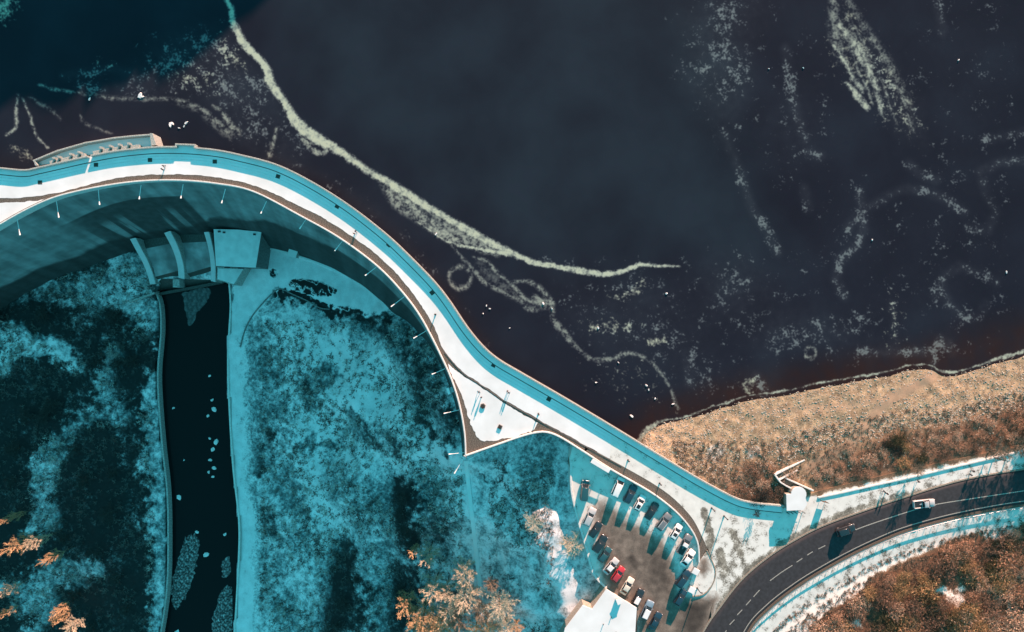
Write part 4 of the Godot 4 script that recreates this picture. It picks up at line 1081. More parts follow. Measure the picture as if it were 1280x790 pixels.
# ---------------------------------------------------------------- crest
var USM: PackedVector2Array
func build_crest() -> void:
	USM = spline(pts([-140, 190, -60, 203, 0, 209, 30, 211.5, 46, 208.5, 75, 202, 106, 195, 145, 187.5, 190, 183, 232, 183, 270, 186.5, 300, 192.5, 346, 205, 391, 227, 437, 256, 482, 291, 513, 320, 543, 351, 562, 375, 585, 409, 605, 433, 624, 449, 651, 465, 697, 491.5, 736, 514.5, 780, 541, 831, 572, 878, 600, 917, 620.5, 940, 627.5, 978, 632]))
	var e1 := cut(E, -140, 762, -1e9, 576)
	var rd := offset_line(cut(USM, -140, 770), 9.6)
	rd.append_array(rev(ragged(offset_line(resample(e1, 300), -0.6), 1.1, 0.06)))
	struct_("crest_road", slab_mesh(rd, 0.03, -0.02), MT.snow)
	var sw := offset_line(cut(U, -140, 978), 1.9)
	sw.append_array(rev(offset_line(cut(USM, -140, 978), 8.6)))
	struct_("crest_pavement", slab_mesh(sw, 0.14, -0.02), MT.snow)
	var s := ST()
	wall(s, line3(offset_line(USM, 9.1), 0.13), 0.2, -0.05, 0.02)  # exposed kerb, coloured darker to carry the shade along its edge
	tag(part("kerb", done(s), MT.kerb, self), "exposed kerb, its edge shade put into the colour, between the shaded pavement and the crest road", "kerb")
	s = ST()
	wall(s, line3(spline(pts([556, 441, 578, 466, 605, 484, 631, 502, 664, 520.5, 684, 532, 703, 542, 737, 561, 777, 583])), 0.12), 0.3, -0.05, 0.03)
	tag(part("kerb", done(s), MT.kerb, self), "dark kerb dividing the crest road from the triangular snowy plaza", "kerb")
	for o in [12.6, 16.4]:
		var s3 := ST(); wall(s3, line3(offset_line(USM, o), 0.034), 0.26, 0.02)
		struct_("wheel_track", done(s3), mat("packed_snow", Color(0.72, 0.72, 0.72), 0.8, MT.snow.albedo_texture, 5.0))
	var pz := ragged(resample(spline(pts([560, 454.5, 578, 469, 605, 486.5, 631, 504.5, 655, 518.5, 672, 528.5]), 6), 60), 1.2, 0.06)
	pz.append_array(ragged(resample(spline(pts([668, 537, 650, 544, 636, 547, 612, 552, 601, 549, 592, 538, 586, 522, 578, 498, 568, 474, 562, 463]), 6), 60), 1.8, 0.09))
	struct_("plaza_snow", slab_mesh(pz, 0.045, -0.02), MT.snow)
	var ab := ragged(resample(spline(pts([-138, 264, 0, 254, 30, 252, 46, 250.8, 57, 248.6]), 6), 60), 1.6, 0.09)
	ab.append_array(rev(cut(offset_line(D, -2.6), -138, 56)))
	struct_("abutment_snow", slab_mesh(ab, 0.05, -0.02), MT.snow)

func build_dam() -> void:
	var dam := thing("dam", "long curved masonry dam with crest road, between dark lake and shaded valley", "dam", Vector3.ZERO)
	var dk := cut(U, -140, 742)
	var dr := cut(D, -140, 733, -1e9, 572)
	dk.append_array(rev(dr))
	part("deck", slab_mesh(dk, 0.0, -0.6), MT.gravel, dam)
	var wk := cut(E, 733, 900, 556)
	wk.append_array(rev(cut(D, 729, 900, 560)))
	part("walkway", slab_mesh(wk, 0.002, -2.6), MT.gravel, dam)
	# lake face
	var s := ST()
	for i in U.size() - 1:
		var a := WV(U[i], 0.05); var b := WV(U[i + 1], 0.05)
		quad(s, a, b, b + Vector3(0, -9, 0), a + Vector3(0, -9, 0))
	part("lake_face", done(s), MT.lake_wall, dam)
	# valley face
	var n := 190
	var r := resample(spline(RIM), n); var f := PackedVector2Array()
	var cum := PackedFloat32Array([0.0])
	for i in range(1, RIM.size()): cum.append(cum[i - 1] + RIM[i].distance_to(RIM[i - 1]))
	var dep := [-36, -37.5, -39, -39.5, -40, -40.3, -40.5, -40.5, -40.5, -40.3, -40, -39, -37.5, -35, -31, -28, -19, -11.5, -11]
	var g := []
	for row in 12: g.append(PackedVector3Array())
	for i in n:
		var sv := cum[cum.size() - 1] * i / (n - 1)
		var k := 0
		while k < RIM.size() - 2 and cum[k + 1] < sv: k += 1
		var tt := clampf((sv - cum[k]) / (cum[k + 1] - cum[k]), 0, 1)
		var fp := FOOT[k].cubic_interpolate(FOOT[k + 1], FOOT[maxi(k - 1, 0)], FOOT[mini(k + 2, FOOT.size() - 1)], tt)
		var h: float = lerpf(dep[k], dep[k + 1], tt)
		var a := WV(r[i], -0.3); var b := WV(fp, h)
		b = b + (b - a) * 0.02
		for row in 12: g[row].append(a.lerp(b, row / 11.0))
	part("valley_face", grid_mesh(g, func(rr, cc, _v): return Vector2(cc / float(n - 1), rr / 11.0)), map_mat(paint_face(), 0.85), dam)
	# parapets
	s = ST()
	var uo := offset_line(U, 1.0)
	var left := PackedVector2Array(); var right := PackedVector2Array()
	for q in uo:
		if q.x < 109.2: left.append(q)
		elif q.x > 113.0: right.append(q)
	left.append(Vector2(109.2, 195.4)); right.insert(0, Vector2(113.0, 194.5))
	for p in [left, right]:
		s = ST(); wall(s, line3(p, 1.2), 0.42, -0.3, 0.05)
		part("lake_parapet", done(s), MT.coping, dam)
	s = ST(); wall(s, line3(offset_line(D, -1.0), 0.85), 0.38, -2.2, 0.05)
	part("valley_parapet", done(s), MT.rim, dam)
	s = ST(); wall(s, line3(cut(offset_line(D, -0.9), 581, 726, 541), -0.4), 0.5, -12)
	part("retaining_wall", done(s), MT.concrete, dam)
	# balcony with the sluice hoists
	var bal := thing("sluice_balcony", "narrow walled balcony with hoist stubs on the lake side of the dam", "balcony")
	part("floor", slab_mesh(pts([44, 207, 42, 200.5, 71, 188.5, 106, 178.5, 142, 172.5, 188, 168.5, 193, 183, 145, 188.5, 106, 196, 75, 203]), -1.3, -9), MT.snow, bal)
	part("wall", wall_mesh(pts([46.5, 207, 42, 200.6, 71, 188.6, 106, 178.6, 142, 172.4, 165, 170, 188, 168.2, 192.5, 181.5]), 0.3, 0.42, -9, 0.05), MT.coping, bal)
	part("end_block", slab_mesh(pts([187, 166.5, 190.5, 166.5, 195, 181, 189, 182]), 0.32, -9), MT.coping, bal)
	var bm := cut(offset_line(U, -1.6), 60, 108); var bm2 := cut(offset_line(U, -1.6), 114, 177)
	for p in [bm, bm2]: part("beam", wall_mesh(p, 0.4, 0.85, -2.4, 0.06), MT.coping, bal)
	for x in [66, 77, 89, 101, 127, 139, 151, 163]:
		for q in U:
			if absf(q.x - x) < 3.1:
				var v := WV(q + Vector2(0, -3.4), 0.4)
				part("hoist_stub", box_mesh(v + Vector3(0, 0.1, -0.35), Vector3(0.7, 1.3, 0.55), 0.06), MT.coping, bal)
				part("dark_box", box_mesh(v + Vector3(0, 0.05, 0.45), Vector3(0.42, 0.16, 0.42)), MT.dark_metal, bal)  # small dark box on the valley side of each stub
				break
	# floodlight arms along the valley rim
	var arms := [[22, 277, 25, 294], [71, 254.5, 73.5, 272], [123, 238, 124.5, 256], [176, 234, 174, 249], [228.5, 233, 226, 248], [281, 239, 277, 254], [332, 254, 326, 267], [383.6, 272.5, 374.5, 286], [429, 300, 418.5, 313.5], [472, 332.6, 456.5, 344.5], [505, 371, 489, 383.4], [532, 414, 517, 423], [553.6, 462, 540, 468], [571, 513, 555, 517], [578, 566, 561, 568], [580, 572, 568, 592], [608, 563, 586.5, 574]]
	var words := ["first from the left edge", "second from the left edge", "third from the left edge", "left of the overflow stain", "right of the overflow stain", "above the big concrete block", "right of the concrete block", "above the small hut", "above the middle of the platform", "above the platform's right end", "just past the platform's tip", "over the dark scrub", "near the plaza's upper tip", "beside the plaza", "just above the plaza corner", "pointing down from the plaza corner", "along the plaza's lower wall"]
	for i in arms.size():
		var a := W(arms[i][0], arms[i][1], -0.7); var b := W(arms[i][2], arms[i][3], -0.2)
		var o := thing("floodlight_arm", "white floodlight arm jutting from the dam rim, " + words[i], "floodlight", a, 0.0, "floodlight arms along the dam rim")
		var d := b - a
		var s1 := ST(); tube(s1, -d.normalized() * 0.6, d * 0.92, 0.09, 0.07, 6); part("arm", done(s1), MT.white_metal, o)
		s1 = ST(); tube(s1, d * 0.72, d, 0.10, 0.19, 8); part("lamp_head", done(s1), MT.white_metal, o)
		s1 = ST(); tube(s1, d, d * 1.015, 0.165, 0.165, 8); part("lens", done(s1), MT.lamp_glass, o)

# ---------------------------------------------------------------- spillway
func build_spillway() -> void:
	var sp := thing("spillway", "two-bay concrete spillway with curved piers at the foot of the dam", "spillway")
	var piers := [[[[166, 298, -30], [174, 313, -32], [182, 328, -34.5], [188, 344, -37], [191, 355, -38]], 1.9], [[[209, 290, -28.5], [216, 303, -30], [222, 318, -32.5], [226, 334, -35], [227, 348, -36.5]], 2.1], [[[258, 290, -27.5], [262, 304, -29.5], [265, 320, -32], [266.5, 336, -34.5], [266.5, 352, -36.5]], 1.6]]
	for p in piers:
		var c2 := PackedVector2Array(); var hh := []
		for q in p[0]: c2.append(Vector2(q[0], q[1]))
		var sm := resample(spline(c2, 3), 17)
		var top := PackedVector3Array()
		for i in 17:
			var k := mini(i / 4, 3); var f := (i - k * 4) / 4.0
			top.append(WV(sm[i], lerpf(p[0][k][2], p[0][k + 1][2], f)))
		var s := ST(); wall(s, top, p[1], -46, 0.12); part("pier", done(s), MT.pale_concrete, sp)
		s = ST(); wall(s, top, p[1] * 0.86, 0.0, 0.0, -0.06); part("frost_cap", done(s), mat("pier_frost", Color(0.6, 0.6, 0.6), 0.9, MT.snow.albedo_texture, 6.0), sp)
	for e in [[190, 360, -39.5, 1.6], [225.5, 354.5, -38.6, 2.1]]:
		part("pier_foot", box_mesh(W(e[0], e[1], e[2] - 3), Vector3(e[3], 6, 2.6), 0.1), MT.pale_concrete, sp)
	var ch := [[[[172, 296, 210, 291, -34], [181, 311, 216, 304, -34.6], [187, 324, 221, 318, -35.8], [192, 337, 224, 331, -37], [194, 346, 224.5, 338, -38.2], [195, 352, 224.5, 345, -40.2], [196, 360, 223, 354, -42], [196.5, 366, 223, 360, -43.5]]],
		[[[213, 290, 257, 287, -33.5], [220, 304, 261, 302, -34], [227, 320, 263.5, 316, -35], [230, 334, 264, 326, -36.2], [231, 343, 264, 333, -37.6], [231, 348, 264, 340, -40], [231, 354, 264, 349, -42], [231, 362, 264, 357, -43.5]]]]
	for c in ch:
		var g := []
		for q in c[0]:
			var row := PackedVector3Array()
			for i in 9: row.append(W(lerpf(q[0], q[2], i / 8.0), lerpf(q[1], q[3], i / 8.0), q[4]))
			g.append(row)
		part("chute_crest", grid_mesh(g.slice(0, 2)), MT.dark_concrete, sp)
		part("chute", grid_mesh(g.slice(1, 5)), MT.chute, sp)  # pale middle, darker ends: highlight of the curve put into the colours
		part("chute_drop", grid_mesh(g.slice(4)), MT.dark_concrete, sp)
	var s := ST(); wall(s, line3(pts([193, 368.5, 230, 361.5, 278, 352.5]), -41.6), 0.9, -46, 0.05); part("sill", done(s), MT.dark_concrete, sp)
	s = ST(); wall(s, line3(pts([160, 377.5, 176, 372, 193, 366]), -38.6), 0.5, -44, 0.03)
	tag(part("wing_wall", done(s), MT.pale_concrete, self), "thin straight wing wall running left from the spillway", "wall")
	var bl := thing("valve_house", "large flat-topped concrete block house beside the spillway", "building")
	part("wall", slab_mesh(pts([268, 288, 325, 291, 319, 333.5, 270.5, 331.5]), -27.3, -44), MT.concrete, bl)
	part("roof", slab_mesh(pts([267, 286.5, 297, 287, 326.5, 290, 319.5, 334.5, 270, 332.5]), -27.0, -27.28), mat("frost", Color(0.80, 0.80, 0.79), 0.9, grain(61, 0.012, Color(0.9, 0.9, 0.9), Color(1, 1, 1)), 12.0), bl)
	for q in [[274, 289.5], [280, 290.5], [318, 293]]: part("vent", box_mesh(W(q[0], q[1], -26.8), Vector3(0.7, 0.4, 0.5), 0.05), MT.dark_metal, bl)
	for q in [[301, 335.5], [284, 334.5]]: part("window", box_mesh(W(q[0], q[1], -31.0), Vector3(1.4, 1.0, 0.3)), MT.window_glass, bl)
	var lo := thing("outlet_block", "lower wedge-shaped concrete block in front of the valve house", "building")
	part("body", slab_mesh(pts([271.5, 333.5, 306, 335, 293, 356.5, 271, 349.5]), -34.0, -45), MT.pale_concrete, lo)
	part("cap", slab_mesh(pts([272.5, 335.5, 304, 336.2, 292.3, 355, 272, 348.8]), -33.85, -33.98), MT.frost, lo)

# ---------------------------------------------------------------- road
func ribbon(p: PackedVector2Array, width: float, h: float) -> ArrayMesh:
	var s := ST(); wall(s, line3(p, h), width, h - 0.02); return done(s)
func build_road() -> void:
	var a := resample(ROAD_N, 160); var b := resample(ROAD_S, 160)
	var g := []
	for i in 160:
		var row := PackedVector3Array()
		row.append(WV(a[i], -0.6)); 
		for k in 9: row.append(WV(a[i].lerp(b[i], k / 8.0), 0.02 + 0.06 * sin(PI * k / 8.0)))
		row.append(WV(b[i], -0.6))
		g.append(row)
	var road := struct_("road", grid_mesh(g), MT.asphalt)
	for d in [[912, 781, 918, 774.6], [921.5, 768.8, 927.7, 762.2], [932.5, 756.5, 938.6, 749.7], [942, 746, 949.5, 737.5], [995.7, 702.8, 1002.9, 698], [1009, 693.8, 1016, 689.6], [1023, 686.2, 1031.6, 682], [903, 797, 908, 788]]:
		part("lane_dash", ribbon(pts(d), 0.2, 0.096), MT.road_paint, road)
	part("centre_line", ribbon(spline(pts([962.5, 726, 976, 716, 990.6, 706.6]), 4), 0.2, 0.096), MT.road_paint, road)
	part("centre_line", ribbon(cut(ROAD_C, 1064, 1360), 0.22, 0.096), MT.road_paint, road)
	part("edge_line", ribbon(offset_line(ROAD_S, -4.6), 0.2, 0.062), MT.road_paint, road)
	var s := ST(); wall(s, line3(offset_line(ROAD_N, -0.6), 0.13), 0.42, -0.4, 0.04)
	tag(part("kerb", done(s), MT.pale_kerb, self), "long pale kerb along the lake side of the asphalt road", "kerb")
	s = ST(); wall(s, line3(offset_line(ROAD_S, 0.6), 0.09), 0.7, -0.5, 0.03)
	tag(part("kerb", done(s), mat("shoulder", Color(0.2, 0.15, 0.115), 0.95, MT.gravel.albedo_texture, 2.0), self), "brown gravel shoulder edging the wooded side of the road", "kerb")
	var gr := thing("guard_rail", "long steel guard rail on the wooded side of the curving road", "guard rail")
	var gl := offset_line(ROAD_S, 4.0)
	s = ST(); wall(s, line3(gl, 0.84), 0.10, 0.58, 0.02); part("beam", done(s), MT.galvanised, gr)
	var posts := resample(gl, 60)
	for q in posts:
		if q.x < 925 or q.x > 1300: continue
		part("post", box_mesh(WV(q, 0.3) + Vector3(0.03, 0, 0.12), Vector3(0.1, 1.1, 0.1)), MT.galvanised, gr)
	s = ST(); wall(s, line3(spline(pts([1023, 622, 1050, 616.5, 1090, 607.5, 1140, 596.5, 1190, 584.5, 1240, 573, 1268, 566.5])), 0.36), 0.42, -0.8, 0.04)
	tag(part("garden_wall", done(s), MT.rim, self), "long low snow-dusted wall between the shore scrub and the roadside path", "wall")

# ---------------------------------------------------------------- gatehouse, stairs
func build_gate() -> void:
	var gh := thing("gatehouse", "small gatehouse with rounded snow-covered roof where crest road meets terrace", "gatehouse")
	var rf := pts([983, 618, 989, 617.5])
	for i in 11: rf.append(Vector2(998.5 + 9.6 * cos(PI + PI * 1.15 * i / 10.0), 618 + 9.6 * sin(PI + PI * 1.15 * i / 10.0)))
	rf.append_array(pts([1009, 630, 1004.5, 637.5, 983.5, 638.5]))
	part("roof", slab_mesh(rf, 3.0, 2.72), MT.snow, gh)
	var inner := PackedVector2Array()
	for q in rf: inner.append((q - Vector2(996, 626)) * 0.9 + Vector2(996, 626))
	part("wall", slab_mesh(inner, 2.7, -0.2), MT.plaster, gh)
	part("door", box_mesh(W(990, 638.4, 1.0) + Vector3(0, 0, -0.15), Vector3(0.95, 2.0, 0.1)), MT.wood, gh)
	part("window", box_mesh(W(998, 638.2, 1.6) + Vector3(0, 0, -0.15), Vector3(0.9, 0.9, 0.1)), MT.window_glass, gh)
	var bar := thing("barrier_gate", "row of five dark gate posts with a rail in front of the gatehouse", "gate")
	for i in 5:
		var s := ST(); var v := W(983.5 + i * 4.9, 640.5 - i * 0.25, 0.03)
		tube(s, v, v + Vector3(0, 1.7, 0), 0.09, 0.08, 8); part("post", done(s), MT.dark_metal, bar)
	var s2 := ST(); tube(s2, W(983.5, 640.5, 0.9), W(1003.1, 639.5, 0.9), 0.04, 0.04, 6); part("rail", done(s2), MT.dark_metal, bar)
	var sg := thing("notice_board", "two-legged notice board casting a square shadow right of the gatehouse", "notice board", W(1028, 625.5, 0.0), -0.25)
	part("panel", box_mesh(Vector3(0, 1.45, 0), Vector3(1.7, 1.5, 0.1), 0.0), MT.wood, sg)
	part("sheet", box_mesh(Vector3(0, 1.45, 0.06), Vector3(1.5, 1.3, 0.02)), MT.white_metal, sg)
	for x in [-0.7, 0.7]: part("post", box_mesh(Vector3(x, 1.2, -0.02), Vector3(0.1, 2.4, 0.1)), MT.wood, sg)
	var st := thing("lakeside_stairs", "snow-edged stairs with low walls leading from the gatehouse down to the shore", "stairs")
	var W3 := func(a):
		var r := PackedVector3Array()
		for q in a: r.append(W(q[0], q[1], q[2]))
		return r
	for w in [[[991, 611.5, 1.0], [984, 608, 0.8], [976, 603, 0.4], [971.5, 597, 0.1], [969, 593.8, 0.0]], [[969, 593.6, 0.0], [987, 584.5, -0.7], [1006, 575, -1.4]], [[974, 600, 0.0], [991, 591, -0.8], [1009, 581, -1.6]], [[983.5, 598.5, 0.4], [1000, 606, 0.7], [1017, 613.5, 0.9]]]:
		var s := ST(); wall(s, W3.call(w), 0.38, -4.5, 0.04); part("side_wall", done(s), MT.rim, st)
	for i in 9:
		var f := (i + 0.5) / 9.0
		var c := W(lerpf(972, 1006.5, f), lerpf(596.5, 578.5, f), lerpf(-0.7, -2.4, f))
		var t := Transform3D(Basis(Vector3.UP, 0.47), c - Vector3(0, 0.6, 0))
		var s := ST(); box(s, t, Vector3(0.86, 1.2, 0.95), 0.03); part("step", done(s), MT.stone if i % 2 == 0 else MT.concrete, st)
	part("landing", slab_mesh(pts([978, 602, 985, 599.5, 1003, 608, 991, 611]), -0.15, -4), MT.gravel, st)

func build_building() -> void:
	var b := thing("building", "flat snow-covered roof of a building at the bottom edge by the car park", "building")
	var rf := pts([758, 736.4, 796, 760, 793.5, 800, 792, 850, 690, 850, 706, 786, 728.4, 756.6, 740, 761.5])
	part("roof", slab_mesh(rf, 2.2, 1.9), MT.snow, b)
	var inner := PackedVector2Array()
	for q in rf: inner.append((q - Vector2(752, 795)) * 0.955 + Vector2(752, 795))
	part("wall", slab_mesh(inner, 1.88, -8), MT.plaster, b)
	var ch := part("roof_hatch", slab_mesh(pts([770, 750, 775.2, 749, 778, 753.5, 772.5, 756]), 3.3, 2.1), MT.pale_concrete, b)
	part("cap", slab_mesh(pts([769.6, 749.6, 775.4, 748.4, 778.6, 753.6, 772.4, 756.6]), 3.42, 3.3), MT.snow, ch)
	for q in [[768, 746.5], [777, 752], [786, 757.5]]:
		part("window", box_mesh(Vector3.ZERO, Vector3(1.3, 1.1, 0.12)), MT.window_glass, b)
		var w: Node3D = b.get_child(b.get_child_count() - 1)
		w.position = W(q[0] - 1.0, q[1] - 1.2, 0.3) + Vector3(-0.3, 0, 0.45); w.rotation.y = -0.558
	for q in [[744, 756, 0.3], [734, 765, 0.25], [750, 775, 0.2]]:
		var s := ST(); var v := W(q[0] + 20, q[1] + 15, 2.2); tube(s, v, v + Vector3(0, 0.6, 0), 0.1, 0.1, 6); part("vent_pipe", done(s), MT.dark_metal, b)
# ---------------------------------------------------------------- trees
func sliver(s: SurfaceTool, a: Vector3, b: Vector3, w: float, rg: RandomNumberGenerator) -> void:
	var d := (b - a).normalized()
	var u := d.cross(Vector3(rg.randf_range(-1, 1), rg.randf_range(-0.3, 0.3), rg.randf_range(-1, 1))).normalized() * w
	var v := d.cross(u).normalized() * w
	tri(s, a - u, b, a + u); tri(s, a - v, b, a + v)
func tree_meshes(seed_: int, h: float, r: float, limbs: int) -> Array:
	# a leafless tree: trunk, and a crown of limbs, branches and twigs
	var rg := RandomNumberGenerator.new(); rg.seed = seed_
	var t := ST(); var c := ST()
	var lean := Vector3(rg.randf_range(-0.05, 0.05), 1, rg.randf_range(-0.05, 0.05))
	var p := Vector3.ZERO; var spine := [p]
	for i in 6:
		p += (lean + Vector3(rg.randf_range(-0.06, 0.06), 0, rg.randf_range(-0.06, 0.06))) * h * 0.16
		spine.append(p)
	for i in 6:
		tube(t, spine[i], spine[i + 1], 0.022 * h * (1.0 - i / 6.6), 0.022 * h * (1.0 - (i + 1) / 6.6), 7, i == 5)
	for k in limbs:
		var f := lerpf(0.32, 1.0, float(k) / limbs)
		var i := mini(int(f * 6), 5)
		var a: Vector3 = spine[i].lerp(spine[i + 1], f * 6 - i)
		var an := k * 2.4 + rg.randf_range(-0.5, 0.5)
		var reach := r * (1.0 - 0.55 * pow(maxf(0.0, f - 0.4) / 0.6, 1.5)) * rg.randf_range(0.7, 1.1)
		var out := Vector3(cos(an), 0, sin(an))
		var m := a + out * reach * 0.5 + Vector3(0, reach * 0.35, 0)
		var e := a + out * reach + Vector3(0, reach * rg.randf_range(0.55, 0.95), 0)
		var lw := 0.010 * h * (1.15 - 0.8 * f)
		tube(c, a, m, lw, lw * 0.65, 4, false); tube(c, m, e, lw * 0.65, lw * 0.25, 4, false)
		for b in 9:
			var g := lerpf(0.25, 1.0, b / 8.0)
			var o := a.lerp(m, g * 2.0) if g < 0.5 else m.lerp(e, g * 2.0 - 1.0)
			var d := (out + Vector3(rg.randf_range(-0.9, 0.9), rg.randf_range(0.1, 1.0), rg.randf_range(-0.9, 0.9))).normalized()
			var q := o + d * reach * rg.randf_range(0.3, 0.5)
			sliver(c, o, q, 0.045, rg)
			for tw in 9:
				var oo := o.lerp(q, rg.randf_range(0.25, 1.0))
				var dd := (d + Vector3(rg.randf_range(-1, 1), rg.randf_range(-0.3, 0.9), rg.randf_range(-1, 1))).normalized()
				var q2 := oo + dd * reach * rg.randf_range(0.14, 0.3)
				sliver(c, oo, q2, 0.034, rg)
				sliver(c, oo.lerp(q2, 0.5), oo.lerp(q2, 0.5) + (dd + Vector3(rg.randf_range(-1, 1), rg.randf_range(-0.2, 0.8), rg.randf_range(-1, 1))).normalized() * reach * 0.13, 0.028, rg)
	return [done(t), done(c)]
func bush_meshes(seed_: int, h: float, r: float, n: int, leaf: float) -> Array:
	# many-stemmed shrub, its crown a loose mass of twigs and dead leaves in clumps
	var rg := RandomNumberGenerator.new(); rg.seed = seed_
	var t := ST(); var c := ST()
	var heads := []
	for k in 9:
		var an := TAU * k / 9.0 + rg.randf_range(-0.3, 0.3); var rr := r * sqrt(rg.randf()) * 0.85
		heads.append(Vector3(cos(an) * rr, h * rg.randf_range(0.45, 0.95) * (1.0 - 0.45 * rr / r), sin(an) * rr))
	for e in heads:
		tube(t, Vector3(rg.randf_range(-0.1, 0.1), -0.1, rg.randf_range(-0.1, 0.1)), e, 0.05, 0.015, 4, false)
	for i in n:
		var hd: Vector3 = heads[rg.randi() % heads.size()]
		var d := Vector3(rg.randfn(), rg.randfn() * 0.7, rg.randfn()) * r * 0.24
		var o := hd + d
		o.y = maxf(o.y, 0.1)
		var k := rg.randf_range(0.55, 1.35)
		c.set_color(Color(k, k * rg.randf_range(0.9, 1.05), k * rg.randf_range(0.82, 1.05)))
		if rg.randf() < 0.55:
			var dir := (d + Vector3(rg.randf_range(-1, 1), rg.randf_range(0, 1.2), rg.randf_range(-1, 1)) * r * 0.3).normalized()
			sliver(c, o - dir * r * 0.1, o + dir * r * rg.randf_range(0.1, 0.24), 0.03, rg)
		else:
			var u := Vector3(rg.randfn(), rg.randfn(), rg.randfn()).normalized() * leaf
			var v := Vector3(rg.randfn(), rg.randfn(), rg.randfn()).normalized() * leaf
			tri(c, o - u, o + v, o + u * 0.8)
	return [done(t), done(c)]
func ground_of(v: Vector3) -> float:   # valley height below a point
	var h := -20.0
	for i in 8:
		h = lerpf(h, vh(640 + v.x * FOC / (CAM_H - h), 395 + v.z * FOC / (CAM_H - h)), 0.8)
	return h
func cmat(key: String, c: Color) -> StandardMaterial3D:
	if MT.has(key): return MT[key]
	var m := StandardMaterial3D.new(); m.vertex_color_use_as_albedo = true; m.albedo_color = c.linear_to_srgb(); m.roughness = 0.95
	MT[key] = m
	return m
func plant(called: String, label: String, cat: String, group: String, meshes: Array, at: Vector3, sc: Vector3, cm: Material, turn: float) -> void:
	var o := thing(called, label, cat, at, turn, group)
	o.scale = sc
	part("trunk", meshes[0], MT.bark, o); part("crown", meshes[1], cm, o)

